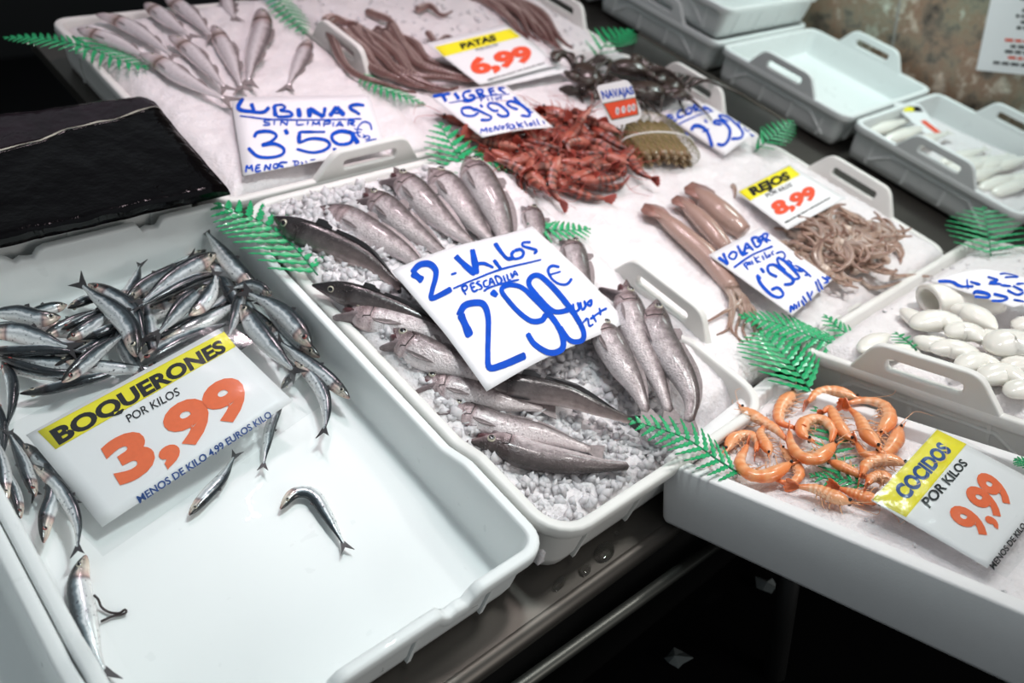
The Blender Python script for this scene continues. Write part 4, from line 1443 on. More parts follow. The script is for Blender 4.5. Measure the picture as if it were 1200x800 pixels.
def squid(label, pts, h, w, arms=0, fin=True, fr=FT, group='flying squid on the ice'):
    hs = h if isinstance(h, (list, tuple)) else [h] * len(pts)
    C = spline([fr.at(x, y, z) for (x, y), z in zip(pts, hs)], 26)
    W = w * px_size(C[8]) / 2
    t = thing('squid', label, 'squid', C[10] - fr.n * W, group)
    u = np.linspace(0, 1, 26)
    part('mantle', tube(C, np.interp(u, [0, .1, .3, .6, .85, 1], [.12, .45, .85, 1, .92, .7]) * W, 14, up=fr.n, flat=.8), M['squid'], t)
    if fin:
        T = nrm(C[3] - C[0])
        s = np.cross(fr.n, T)
        for sg in (1, -1):
            o = [(-.3, 0), (.2, 1.0), (.9, 1.35), (1.6, 1.0), (2.6, .4), (2.6, 0)]
            P = [C[0] + T * a * W + s * sg * b * W + fr.n * (W * .25 * (1 - b * .5)) for a, b in o]
            part('fin', plate(P, fr.n, .002), M['squid_fin'], t)
    rnd_ = random.Random(int(pts[0][0]))
    for k in range(arms):
        p = C[-1]
        T = nrm(C[-1] - C[-4])
        s = np.cross(fr.n, T)
        P = [p + s * W * rnd_.uniform(-.5, .5)]
        d = nrm(T + s * rnd_.uniform(-.6, .6))
        for j in range(5):
            P.append(P[-1] + d * W * 1.3 + fr.n * rnd_.uniform(-.0015, .001))
            d = nrm(d + s * rnd_.gauss(0, .5))
        part('arm', tube(spline(P, 18), np.linspace(W * .26, W * .07, 18), 7), M['tent'], t)
    return t


squid('leftmost squid, its tail fin at the left and tentacles below the VOLADOR sign', [(757, 243), (777, 255), (803, 277), (832, 303), (858, 338)], [.014, .018, .018, .016, .012], 27, arms=8)
squid('middle squid of the three above the VOLADOR sign', [(794, 233), (812, 248), (832, 268), (852, 292)], [.016, .02, .02, .018], 24)
squid('rightmost squid with the dark tail fin above the VOLADOR sign', [(812, 219), (830, 236), (850, 254), (872, 272)], [.018, .02, .02, .016], 32)


def tentacle_cluster(name, label, cat, group, m, n, L, r0, seed, spread=1.0, curl=.7, root=True):
    """a bunch of arms from one root at the origin, lying in the xy plane"""
    t = thing(name, label, cat, (0, 0, 0), group)
    rn = random.Random(seed)
    for k in range(n):
        a = (k / n - .5) * 2 * spread + rn.uniform(-.15, .15)
        P = [np.array([0, 0, .002 + .002 * (k % 3)])]
        c = rn.choice((-1, 1)) * rn.uniform(.3, 1) * curl
        for j in range(7):
            P.append(P[-1] + np.array([math.cos(a), math.sin(a), 0]) * L / 7 + np.array([0, 0, rn.uniform(-.001, .0012)]))
            a += c * (.25 + .12 * j)
        part('arm', tube(spline(P, 22), np.linspace(r0, r0 * .22, 22), 8), M[m], t)
    if root:
        part('head', ball((-.006, 0, .004), .013, .010, .008, None, 10, 8), M[m], t)
    return t


rp = [tentacle_cluster('squid_tentacles', 'bunch of brownish squid tentacles in the pile below the REJOS sign', 'tentacles', 'squid tentacles in the pile', 'tent', 7, .070, .0070, s, 1.1, .9) for s in range(4)]
rnd = random.Random(5)
k = 0
for ring_, cnt in ((0, 5), (.45, 10), (.85, 15)):
    for i in range(cnt):
        a = 2 * math.pi * (i + .3 * rnd.random()) / cnt
        px, py = 988 + 60 * ring_ * math.cos(a), 289 + 36 * ring_ * math.sin(a)
        p = FT.at(px, py, .012 + .030 * (1 - ring_) + rnd.uniform(0, .006))
        mt = place_matrix(p, rnd.uniform(0, 6.28), rnd.gauss(0, .25), rnd.gauss(0, .25), rnd.uniform(.7, 1.0))
        if k < 4:
            rp[k].matrix_world = mt
        else:
            copy_thing(rp[k % 4], mt)
        k += 1
for pts, lab in (([(1045, 326), (1060, 323), (1078, 323), (1100, 325)], 'stray tentacle reaching right from the pile towards the white squid'),
                 ([(912, 295), (922, 292), (930, 298), (942, 300)], 'stray dark tentacle left of the pile beside the VOLADOR sign'),
                 ([(1010, 330), (1022, 337), (1040, 335), (1056, 330)], 'pale stray tentacle along the near side of the pile'),
                 ([(858, 217), (861, 220), (862, 225), (861, 231)], 'tiny brown scrap of tentacle on the bare ice left of the REJOS sign')):
    t = thing('tentacle', lab, 'tentacle', FT.at(*pts[0], .008))
    part('arm', tube(spline([FT.at(x, y, .012) for x, y in pts], 18), np.linspace(.0045, .0012, 18), 7), M['tent'], t)

OG = 'octopus arms in the top middle tray'
rnd = random.Random(21)


def octo_arm(label, pts, h, w):
    C = spline([FT.at(x, y, h) for x, y in pts], 40)
    C = C + np.outer(np.sin(np.linspace(0, 9, 40) + rnd.uniform(0, 6)), np.array([0, 0, 1])) * .003
    W = w * px_size(C[10]) / 2
    t = thing('octopus_arm', label, 'octopus', C[20] - FT.n * W, OG)
    rad = np.interp(np.linspace(0, 1, 40), [0, .05, .3, 1], [.8, 1, .85, .25]) * W
    arm = part('arm', tube(C, rad, 10, up=FT.n), M['octo'], t)
    sk = []
    T = np.gradient(C, axis=0)
    for i in range(2, 36):
        s = nrm(np.cross(FT.n, nrm(T[i])))
        for sg in (.55, -.1):
            sk.append(ball(C[i] + nrm(s * sg + FT.n * .75) * rad[i] * .95, rad[i] * .26, rad[i] * .26, rad[i] * .2, None, 6, 4))
    part('suckers', join(*sk), mat_suck, arm)


mat_suck = mat('sucker', (.50, .38, .35), .35)
LA = 'dark octopus arm with pale suckers in the bundle left of the PATAS sign'
for i in range(15):
    f = i / 14
    x0, y0 = 388 + 72 * f + rnd.uniform(-4, 4), 34 + 2 * f + rnd.uniform(-4, 4)
    x1, y1 = 470 + 95 * f ** .8 + rnd.uniform(-6, 6), 105 - 16 * f + rnd.uniform(-5, 5)
    mx, my = (x0 + x1) / 2 - 14 + rnd.uniform(-12, 12), (y0 + y1) / 2 + 8 + rnd.uniform(-8, 8)
    octo_arm(LA, [(x0, y0), (mx - 6, my - 12), (mx + 14, my + 8), (x1, y1), (x1 + 16, y1 - 2 + rnd.uniform(-3, 5))], .014 + .010 * rnd.random(), rnd.uniform(11, 15))
LB = 'dark octopus arm in the group behind the PATAS sign towards the tray handle'
for i in range(12):
    f = i / 11
    x0, y0 = 548 + 55 * f + rnd.uniform(-4, 4), -4 + rnd.uniform(-5, 5)
    x1, y1 = 602 + 56 * f + rnd.uniform(-4, 4), 34 + 14 * f + rnd.uniform(-5, 6)
    octo_arm(LB, [(x0, y0), ((x0 + x1) / 2 + 6, (y0 + y1) / 2 - 4), (x1, y1), (x1 + 10, y1 + 8)], .014 + .012 * rnd.random(), rnd.uniform(9, 13))
for pts, w, lab in (([(430, 12), (450, 22), (466, 34), (474, 48)], 10, 'octopus arm lying alone across the ice left of the top edge of the PATAS sign'),
                    ([(488, 10), (502, 8), (516, 16), (530, 14)], 9, 'octopus arm tip sticking out of the ice above the PATAS sign'),
                    ([(500, 40), (512, 48), (524, 44), (540, 52)], 8, 'octopus arm tip just under the top left corner of the PATAS sign'),
                    ([(380, 28), (395, 24), (410, 26), (422, 32)], 15, 'thick cut octopus arm end at the tray rim by the handle')):
    octo_arm(lab, pts, .020, w)

# ------------------------------------------------------------------ white squid
WG = 'cleaned white squid in the right-hand tray'


def white_tube(label, pts, h, w, open_=False, fr=FS):
    hs = h if isinstance(h, (list, tuple)) else [h] * len(pts)
    C = spline([fr.at(x, y, z) for (x, y), z in zip(pts, hs)], 22)
    W = w * px_size(C[10]) / 2
    t = thing('white_squid', label, 'squid', C[10] - fr.n * W * .7, WG)
    u = np.linspace(0, 1, 22)
    if open_:
        rad = np.interp(u, [0, .5, .9, 1], [1, .95, .5, .12]) * W
        g = tube(C, rad, 18, up=fr.n, flat=.62, cap=False)
        part('mantle', g, M['wax'], t, solid=W * .22)
    else:
        th = np.linspace(0, math.pi, 22)
        rad = np.maximum(np.sin(th) ** .55, .08) * np.interp(u, [0, .6, 1], [1, .9, .62]) * W
        part('mantle', tube(C, rad, 16, up=fr.n, flat=.62), M['wax'], t)
    return t


for pts, h, w, op, lab in (
        ([(1088, 352), (1112, 350), (1140, 352), (1175, 362)], .024, 40, True, 'open white squid tube under the handwritten sign, its mouth facing left'),
        ([(1056, 362), (1068, 370), (1080, 380), (1090, 388)], .014, 22, False, 'small white squid pointing up at the left of the heap'),
        ([(1068, 382), (1092, 376), (1112, 378), (1130, 388)], .030, 34, False, 'plump white squid at the left end of the heap, lying on top'),
        ([(1113, 362), (1132, 364), (1150, 374), (1168, 386)], .030, 30, False, 'white squid lying on top of the heap just below the sign'),
        ([(1110, 392), (1126, 388), (1142, 392), (1152, 400)], .030, 30, False, 'rounded white squid in the middle of the heap'),
        ([(1138, 396), (1158, 396), (1178, 402), (1192, 404)], .026, 28, False, 'white squid right of the middle of the heap'),
        ([(1160, 410), (1182, 402), (1204, 408), (1224, 416)], .034, 44, False, 'large pale squid at the right frame edge'),
        ([(1072, 395), (1086, 402), (1104, 404), (1120, 410)], .018, 26, False, 'white squid lying under the plump one at the left'),
        ([(1090, 410), (1112, 408), (1134, 414), (1150, 424)], .020, 30, False, 'white squid in the near middle of the heap'),
        ([(1122, 432), (1142, 424), (1160, 426), (1172, 434)], .022, 30, False, 'white squid above the tray handle, near side of the heap'),
        ([(1150, 446), (1168, 438), (1186, 440), (1204, 450)], .022, 34, False, 'white squid nearest the right frame edge above the rim'),
        ([(1008, 412), (1022, 402), (1036, 394), (1044, 392)], .012, 24, False, 'white cuttlefish body lying alone at the left of the tray'),
        ([(1034, 420), (1050, 412), (1066, 412), (1080, 418)], .012, 24, False, 'white squid near the fern scraps at the left of the tray'),
        ([(1178, 432), (1192, 424), (1210, 424), (1226, 430)], .020, 28, False, 'white squid cut by the right frame edge below the large pale one'),
        ([(1188, 384), (1202, 380), (1218, 384), (1230, 390)], .016, 26, False, 'white squid at the right frame edge under the sign'),
        ([(1180, 462), (1196, 456), (1212, 458), (1226, 466)], .018, 30, False, 'white squid lowest at the right frame edge')):
    white_tube(lab, pts, h, w * 1.22, op)

# white fish in the grey tray by the wall
WF = 'white fish in the right-hand grey tray'
rnd = random.Random(8)
LW = 'whitish fish lying in ice in the right-hand grey tray by the wall'
for i in range(13):
    f = i / 12
    x, y = 1100 + 98 * f + rnd.uniform(-3, 3), 188 + 20 * f + rnd.uniform(-16, 12)
    if i < 3:
        x, y = 1040 + 22 * i, 148 + 8 * i
    C = spline([FT.at(x - 26, y + 9, -.035), FT.at(x, y, -.026), FT.at(x + 26, y - 8, -.026)], 18)
    t = thing('white_fish', LW, 'fish', C[9] - FT.n * .016, WF)
    u = np.linspace(0, 1, 18)
    part('body', tube(C, np.interp(u, [0, .1, .4, .8, 1], [.25, .8, 1, .5, .3]) * .017, 12, up=FT.n, flat=.7), M['bass_white'] if 'bass_white' in M else M['wax'], t)
    T = nrm(C[-1] - C[-3])
    s = np.cross(FT.n, T)
    part('tail_fin', plate([C[-1] + T * a * .02 + s * b * .02 for a, b in ((-.1, -.25), (1, -.6), (.7, 0), (1, .6), (-.1, .25))], FT.n, .0012), M['wax'], t, smooth=False)
ice_bed('ice', 'white ice in the right-hand grey tray by the wall', FT, 1.365, 1.725, .05, .385, lambda x, y: -.050 + .012 * sm((.35 - y) / .2), res=.008, seed=9, amp=.005)

# ------------------------------------------------------------------ the black slab
sb = thing('black_slab', 'glossy wet black slab with a pale seam lying on the tray behind the anchovies', 'slab', (-.2, .8, .024))
SQ = [(-14, 132), (175, 106), (270, 217), (-14, 281)]
TL, TR, BR, BL = [FT.at(x, y, .052) for x, y in SQ]


def slab_surface(u, v):
    p = (TL * (1 - u) + TR * u) * (1 - v) + (BL * (1 - u) + BR * u) * v
    q = Vector((u * 4, v * 3, 0))
    z = noise.fractal(q * 1.3, 1, 2, 3) * .0022 - .010 * max(0, (u - .9) / .1) ** 2 - .006 * max(0, (.08 - v) / .08) ** 2 - .003 * max(0, (v - .97) / .03) ** 2
    return p + np.array([0, 0, z])


def seam_v(u):
    return .36 - .20 * u + .012 * math.sin(u * 11) + .006 * math.sin(u * 29)


def slab_part(v0, v1, nu=60, nv=30):
    V, F = [], []
    for j in range(nv + 1):
        for i in range(nu + 1):
            u = i / nu
            a0, a1 = (seam_v(u) + .004, 1.0) if v0 else (0.0, seam_v(u) - .004)
            v = a0 + (a1 - a0) * j / nv
            e = .012 * noise.noise(Vector((u * 9, 3.3, 0))) if v in (0, 1) else 0
            V.append(slab_surface(u, v + e))
    for j in range(nv):
        for i in range(nu):
            F.append((j * (nu + 1) + i, j * (nu + 1) + i + 1, (j + 1) * (nu + 1) + i + 1, (j + 1) * (nu + 1) + i))
    edge = list(range(nu + 1)) + [j * (nu + 1) + nu for j in range(1, nv + 1)] + [nv * (nu + 1) + i for i in range(nu - 1, -1, -1)] + [j * (nu + 1) for j in range(nv - 1, 0, -1)]
    b = len(V)
    for e in edge:
        p = np.array(V[e])
        p[2] = .0375
        V.append(p)
    m_ = len(edge)
    for k in range(m_):
        F.append((edge[k], edge[(k + 1) % m_], b + (k + 1) % m_, b + k))
    return V, F


part('skin', slab_part(.335, 1.0), M['slab'], sb)
part('back_strip', slab_part(0, .325, nv=16), M['slab_strip'], sb, label='purplish black strip along the far edge')
P = [slab_surface(u, seam_v(u)) + np.array([0, 0, .0005]) for u in np.linspace(0, 1, 60)]
part('seam', tube(P, .0011 + .0006 * np.sin(np.linspace(0, 25, 60)), 6, flat=.4), M['seam'], sb, label='thin pale seam')


# ------------------------------------------------------------------ signs
def ray_plane(px, py, o, n):
    d = ROT @ np.array([px - 600, py - 400, FOCAL])
    return CAM + d * (np.dot(o - CAM, n) / np.dot(d, n))


class Sign:
    def __init__(s, name, label, cat, quad, frame, h, bow=None, group=None, sheet='card', m='card', thick=.0007, nu=14, nv=10, shape=None):
        s.fr, s.h, s.bow = frame, h, bow or (lambda u, v: 0)
        s.H = homog(quad, [(0, 0), (1, 0), (1, 1), (0, 1)])
        s.Hi = np.linalg.inv(s.H)
        s.t = thing(name, label, cat, s.uv(.5, .5) - frame.n * .001, group)
        V = [s.uv(i / nu, j / nv) for j in range(nv + 1) for i in range(nu + 1)]
        F = [(j * (nu + 1) + i, j * (nu + 1) + i + 1, (j + 1) * (nu + 1) + i + 1, (j + 1) * (nu + 1) + i) for j in range(nv) for i in range(nu)]
        s.sheet = part(sheet, (V, F), M[m], s.t, solid=thick)

    def uv(s, u, v, e=0.0):
        p = hmap(s.Hi, [(u, v)])[0]
        return s.fr.at(p[0], p[1], s.h) + s.fr.n * (s.bow(u, v) + e)

    def px(s, x, y, e=.0008):
        u, v = hmap(s.H, [(x, y)])[0]
        return s.fr.at(x, y, s.h) + s.fr.n * (s.bow(min(1, max(0, u)), min(1, max(0, v))) + e)

    def poly(s, name, pts, m, e=.0008, n=10, **k):
        """a printed patch: quad in pixels"""
        H = homog([(0, 0), (1, 0), (1, 1), (0, 1)], pts)
        V, F = [], []
        for j in range(n + 1):
            for i in range(n + 1):
                x, y = hmap(H, [(i / n, j / n)])[0]
                V.append(s.px(x, y, e))
        F = [(j * (n + 1) + i, j * (n + 1) + i + 1, (j + 1) * (n + 1) + i + 1, (j + 1) * (n + 1) + i) for j in range(n) for i in range(n)]
        return part(name, (V, F), M[m], s.t, solid=.0002, **k)

    def text(s, body, quad, m, bold=0.0, e=.0011, name='lettering', slant=0):
        v, f = text_geo(body, bold)
        x0, x1 = v[:, 0].min(), v[:, 0].max()
        cap = .73
        w = (v - [x0, 0]) / [x1 - x0, cap]
        H = homog([(0, 1), (1, 1), (1, 0), (0, 0)], quad)
        q = hmap(H, w)
        return part(name, ([s.px(x, y, e) for x, y in q], f), M[m], s.t, smooth=False)

    def strokes(s, lines, off, m='blue', name='lettering', e=.0011):
        """marker strokes; lines = [(width, [(x, y), ...])]; off = (ox, oy, scale) of their pixel frame"""
        gs = []
        ox, oy, sc = off
        for li, (w, pts) in enumerate(lines):
            P = np.array([(x / sc + ox, y / sc + oy) for x, y in pts])
            L = np.linalg.norm(np.diff(P, axis=0), axis=1).sum()
            n = max(4, int(L / 1.5))
            Q = spline(np.c_[P, np.zeros(len(P))], n)[:, :2] if len(P) > 2 else P[0] + (P[1] - P[0]) * np.linspace(0, 1, n)[:, None]
            T = np.gradient(Q, axis=0)
            T /= np.linalg.norm(T, axis=1)[:, None] + 1e-9
            N = np.c_[-T[:, 1], T[:, 0]]
            hw = w / sc / 2 * (1 + .12 * np.sin(np.linspace(0, 7, n) + li))
            hw[0] *= .75
            hw[-1] *= .6
            V, F = [], []
            for i in range(n):
                V.append(s.px(*(Q[i] + N[i] * hw[i]), e + li * 2e-5))
                V.append(s.px(*(Q[i] - N[i] * hw[i]), e + li * 2e-5))
            F = [(2 * i, 2 * i + 1, 2 * i + 3, 2 * i + 2) for i in range(n - 1)]
            gs.append((np.array(V), F))
        return part(name, join(*gs), M[m], s.t, smooth=False)


def sc_(pts, ox, oy, k):
    return [(x / k + ox, y / k + oy) for x, y in pts]


def plane_from(pts):
    """frame through three (px, py, h) points of the stall frame"""
    a, b, c = (FT.at(x, y, h) for x, y, h in pts)
    n = nrm(np.cross(b - a, c - a))
    if n[2] < 0:
        b, c = c, b
    return Frame(a, b - a, c - a)


# BOQUERONES: printed card in a wet clear sleeve
fr = plane_from([(32, 512, -.030), (262, 388, -.003), (122, 615, -.050)])
k = lambda p: sc_(p, 0, 370, 2.7575)
S = Sign('price_sign', 'BOQUERONES 3,99 price card in a wet clear sleeve lying on the anchovies', 'sign', k([(85, 385), (705, 43), (946, 275), (330, 682)]), fr, 0)
S.poly('header_band', k([(122, 374), (724, 52), (762, 100), (180, 432)]), 'yellow')
S.text('BOQUERONES', k([(158, 374), (712, 76), (733, 112), (190, 417)]), 'ink', .045)
S.text('POR KILOS', k([(405, 322), (572, 230), (583, 255), (418, 346)]), 'ink', .005)
S.text('3,99', k([(318, 428), (760, 182), (822, 288), (388, 548)]), 'orange', .05, name='price')
S.text('MENOS DE KILO 4,99 EUROS KILO', k([(440, 585), (869, 307), (880, 326), (452, 607)]), 'navy', .02)
S2 = S
H_ = homog([(0, 0), (1, 0), (1, 1), (0, 1)], k([(-40, 392), (725, 15), (1055, 285), (335, 782)]))
V, F = [], []
n = 40
for j in range(n + 1):
    for i in range(n + 1):
        x, y = hmap(H_, [(i / n, j / n)])[0]
        V.append(fr.at(x, y, 0) + fr.n * (.0040 + .0016 * noise.noise(Vector((i * .13, j * .13, 1)))))
F = [(j * (n + 1) + i, j * (n + 1) + i + 1, (j + 1) * (n + 1) + i + 1, (j + 1) * (n + 1) + i) for j in range(n) for i in range(n)]
part('sleeve', (V, F), M['film'], S.t, label='wet clear plastic sleeve')

# the big handwritten sign
K4 = (450, 250, 4)
S = Sign('price_sign', 'large handwritten paper sign reading 2 Kilos 2,99 lying across the hake', 'sign', sc_([(36, 258), (697, 50), (1150, 470), (492, 792)], *K4), FT, .042,
         bow=lambda u, v: -.030 * max(0, v - .55) ** 1.3 - .012 * max(0, .3 - u) + .004 * math.sin(u * 5), m='paper', sheet='paper', nu=24, nv=18)
S.strokes([(26, [(130, 278), (165, 247), (210, 245), (240, 272), (240, 310), (226, 360), (222, 396), (260, 386), (315, 362)]), (30, [(132, 278), (182, 316)]), (11, [(312, 299), (338, 291)]),
           (28, [(332, 213), (375, 255), (425, 300)]), (30, [(412, 178), (432, 298)]), (16, [(430, 248), (470, 246), (512, 264)]), (18, [(513, 225), (546, 268)]),
           (20, [(520, 140), (548, 182), (578, 214), (608, 207)]), (15, [(612, 172), (598, 192), (612, 213), (645, 202), (656, 180), (640, 164), (612, 172)]), (13, [(690, 127), (655, 130), (652, 146), (690, 157), (718, 166), (704, 184)]),
           (9, [(322, 362), (430, 320), (560, 265), (740, 209)])], K4)
S.strokes([(9, p) for p in ([(360, 358), (382, 393)], [(360, 358), (382, 350), (387, 366), (372, 377)], [(400, 345), (416, 379), (438, 371)], [(400, 345), (421, 339)], [(408, 362), (425, 357)], [(447, 330), (430, 340), (450, 352), (456, 366), (440, 371)],
                            [(480, 325), (463, 336), (470, 358), (490, 352)], [(492, 352), (497, 314), (517, 346)], [(494, 338), (510, 332)], [(516, 303), (532, 341), (549, 328), (540, 308), (516, 303)], [(556, 299), (567, 333)], [(573, 291), (582, 321), (594, 316)],
                            [(592, 284), (601, 313)], [(604, 307), (611, 273), (627, 297)], [(606, 293), (624, 288)], [(463, 379), (500, 358), (560, 338), (632, 316)])], K4)
S.strokes([(30, [(500, 378), (527, 400)]), (28, [(350, 482), (376, 440), (425, 430), (464, 440), (485, 490), (489, 570), (490, 640), (500, 699), (560, 692), (668, 653)]), (34, [(358, 478), (405, 572)]),
           (26, [(760, 470), (740, 498), (690, 505), (630, 470), (572, 412), (548, 370), (580, 346), (640, 352), (700, 400), (770, 460), (822, 520), (847, 580), (835, 622), (780, 637), (710, 606), (672, 560)]),
           (26, [(870, 440), (800, 452), (730, 400), (680, 340), (690, 300), (730, 290), (790, 340), (850, 400), (910, 470), (945, 530), (935, 570), (880, 574), (828, 518)])], K4, name='price')
S.strokes([(13, [(825, 243), (790, 238), (771, 260), (788, 300), (820, 323), (860, 323), (884, 296)]), (9, [(780, 281), (832, 264)])] +
          [(12, p) for p in ([(890, 408), (900, 441), (921, 430), (912, 400)], [(925, 398), (936, 431), (951, 415), (944, 390)], [(958, 402), (978, 386), (976, 411), (955, 405)])] +
          [(10, p) for p in ([(940, 490), (962, 468), (972, 500), (992, 490)], [(985, 450), (1006, 480)], [(975, 470), (1030, 430), (1055, 418)], [(1018, 418), (1026, 450)])], K4)

# LUBINAS
K5 = (260, 100, 5.714)
fr = plane_from([(275, 118, .020), (425, 108, .026), (285, 205, .016)])
S = Sign('price_sign', 'handwritten LUBINAS SIN LIMPIAR 3,50 paper sign on the ice behind the tray handle', 'sign', sc_([(60, 80), (985, 65), (1105, 420), (145, 605)], *K5), fr, 0, m='paper', sheet='paper')
S.strokes([(26, [(142, 88), (110, 158), (200, 180), (280, 182), (318, 148)]), (28, [(196, 125), (216, 176)]), (30, [(350, 140), (360, 212)]), (18, [(345, 140), (400, 134), (426, 153), (388, 172), (450, 180), (472, 205), (420, 214), (365, 212)]),
           (34, [(512, 155), (521, 219)]), (34, [(584, 155), (588, 219)]), (30, [(585, 158), (682, 216)]), (24, [(692, 150), (680, 216)]), (30, [(722, 210), (770, 146)]), (32, [(768, 148), (820, 205)]), (14, [(745, 190), (800, 188)]),
           (22, [(955, 138), (905, 132), (862, 142), (862, 160), (900, 182), (925, 200)]), (10, [(120, 208), (180, 215), (330, 232), (600, 235), (935, 228)])], K5)
S.strokes([(11, p) for p in ([(325, 237), (290, 235), (285, 250), (320, 258), (315, 270), (275, 270)], [(352, 240), (350, 271)], [(393, 273), (398, 240)], [(398, 241), (437, 271)], [(437, 271), (441, 234)], [(505, 238), (500, 270)], [(500, 270), (550, 264)], [(577, 244), (572, 271)],
                             [(605, 275), (612, 244)], [(612, 246), (630, 266), (652, 244)], [(652, 244), (655, 276)], [(682, 281), (686, 244)], [(686, 245), (725, 245), (722, 260), (688, 263)], [(747, 250), (745, 281)], [(765, 281), (790, 244)], [(790, 244), (813, 281)], [(775, 269), (808, 269)],
                             [(845, 276), (845, 240)], [(845, 241), (886, 242), (880, 255), (848, 259)], [(858, 258), (892, 276)])], K5)
S.strokes([(22, [(215, 352), (240, 318), (320, 312), (366, 340), (332, 378), (265, 405)]), (22, [(265, 405), (350, 395), (412, 425), (405, 465), (330, 486), (240, 478), (175, 422)]), (30, [(424, 298), (441, 332)]), (17, [(692, 315), (520, 315)]), (28, [(520, 315), (514, 390)]),
           (20, [(514, 390), (600, 360), (692, 370), (722, 405), (680, 440), (600, 453), (500, 430)]), (22, [(743, 434), (767, 430)]), (24, [(872, 322), (800, 310), (743, 332), (742, 370), (790, 399), (860, 387), (876, 340), (850, 310)]), (32, [(868, 318), (912, 396)])], K5, name='price')
S.strokes([(12, [(1003, 302), (990, 260), (950, 248), (914, 280), (908, 330), (930, 350)]), (8, [(885, 295), (940, 300)]), (8, [(885, 322), (930, 318)]), (10, [(945, 330), (962, 352), (940, 350)]), (10, [(960, 340), (987, 345), (985, 362), (960, 367)]), (10, [(960, 387), (1000, 370), (1037, 362)]), (28, [(1056, 393), (1074, 400)])] +
          [(13, p) for p in ([(160, 587), (166, 538)], [(166, 538), (184, 562), (200, 535)], [(200, 535), (206, 582)], [(231, 540), (228, 581), (263, 575)], [(231, 540), (259, 536)], [(230, 560), (256, 556)], [(285, 576), (291, 535)], [(291, 535), (320, 571)], [(320, 571), (326, 528)], [(352, 530), (345, 555), (370, 557), (377, 535), (352, 530)], [(440, 520), (395, 522), (385, 540), (412, 552), (400, 538)])] +
          [(8, p) for p in ([(470, 512), (505, 512), (515, 525), (500, 540), (480, 540)], [(490, 515), (490, 540)], [(530, 515), (545, 530), (530, 532)], [(560, 510), (570, 527)], [(590, 505), (627, 500)])], K5)

# PATAS
K6 = (490, 20, 5.333)
fr = plane_from([(500, 51, .044), (592, 28, .044), (565, 100, .030)])
S = Sign('price_sign', 'PATAS 6,99 printed price card with a yellow band among the octopus arms', 'sign', sc_([(50, 165), (545, 45), (893, 292), (385, 425)], *K6), fr, 0)
S.poly('header_band', sc_([(104, 188), (575, 75), (638, 125), (160, 249)], *K6), 'yellow')
S.text('PATAS', sc_([(256, 170), (476, 112), (492, 146), (272, 202)], *K6), 'ink', .06)
S.text('POR KILOS', sc_([(358, 200), (488, 164), (500, 182), (366, 218)], *K6), 'ink', .0)
S.text('6,99', sc_([(296, 275), (684, 175), (730, 262), (350, 362)], *K6), 'red', .06, name='price')
S.text('MENOS DE KILO 7,99 EUROS KILO', sc_([(432, 392), (786, 284), (791, 293), (437, 401)], *K6), 'ink', .03)
S = Sign('price_sign', 'blank white back sheet lying under the PATAS card', 'sign', sc_([(420, 418), (880, 300), (965, 335), (520, 432)], *K6), FT, .022, sheet='sheet', m='card')

# TIGRES
fr = plane_from([(502, 112, .044), (598, 100, .052), (563, 160, .046)])
S = Sign('price_sign', 'handwritten TIGRES 9,99 paper sign tilted over the red prawns', 'sign', sc_([(70, 495), (545, 425), (845, 692), (400, 752)], *K6), fr, 0, m='paper', sheet='paper', bow=lambda u, v: .004 * math.sin(3 * u))
S.strokes([(17, [(90, 500), (200, 490)]), (22, [(150, 495), (175, 535)]), (22, [(225, 488), (256, 526)]), (17, [(330, 478), (290, 485), (280, 510), (310, 535), (350, 525), (340, 505), (315, 510)]), (15, [(358, 475), (388, 516)]), (14, [(356, 475), (395, 470), (400, 490), (372, 496)]), (14, [(376, 495), (422, 511)]),
           (15, [(438, 465), (456, 506)]), (13, [(456, 505), (492, 495)]), (13, [(436, 465), (472, 455)]), (13, [(445, 483), (477, 474)]), (13, [(540, 450), (500, 455), (520, 473), (546, 485)]), (6, [(190, 545), (280, 535), (400, 515), (572, 489)])], K6)
S.strokes([(8, p) for p in ([(270, 535), (300, 545), (340, 540)], [(385, 520), (395, 546)], [(390, 531), (415, 519)], [(430, 518), (438, 541)], [(455, 514), (465, 539)], [(480, 520), (490, 535), (500, 520), (486, 516)], [(525, 511), (505, 515), (522, 530)])], K6)
S.strokes([(15, [(358, 600), (322, 578), (272, 583), (285, 618), (340, 628), (376, 610)]), (15, [(350, 585), (420, 620), (456, 640), (440, 656), (388, 655)]), (15, [(385, 564), (402, 581)]), (16, [(500, 600), (470, 602), (433, 575), (450, 553), (500, 562), (550, 600), (560, 630), (520, 637), (488, 620)]),
           (19, [(622, 590), (580, 577), (553, 555), (580, 538), (640, 555), (690, 600), (690, 630), (638, 628)])], K6, name='price')
S.strokes([(9, p) for p in ([(590, 510), (610, 530), (625, 550), (650, 571)], [(600, 504), (640, 546)], [(660, 570), (700, 586)], [(690, 600), (720, 600)], [(390, 731), (395, 705), (410, 720), (425, 700), (430, 731)], [(445, 700), (447, 726), (466, 722)], [(445, 711), (461, 708)], [(475, 723), (478, 695), (500, 721), (505, 689)],
                            [(517, 700), (525, 716), (536, 700), (517, 698)], [(562, 679), (545, 690), (560, 705), (549, 716)], [(565, 685), (575, 716), (600, 700), (575, 684)], [(590, 690), (605, 716)], [(610, 670), (630, 711)], [(650, 679), (625, 690), (656, 706)], [(660, 664), (682, 701)], [(690, 680), (700, 696), (713, 680), (690, 677)],
                            [(715, 655), (735, 696)], [(738, 645), (756, 691)], [(775, 655), (791, 676)])], K6)

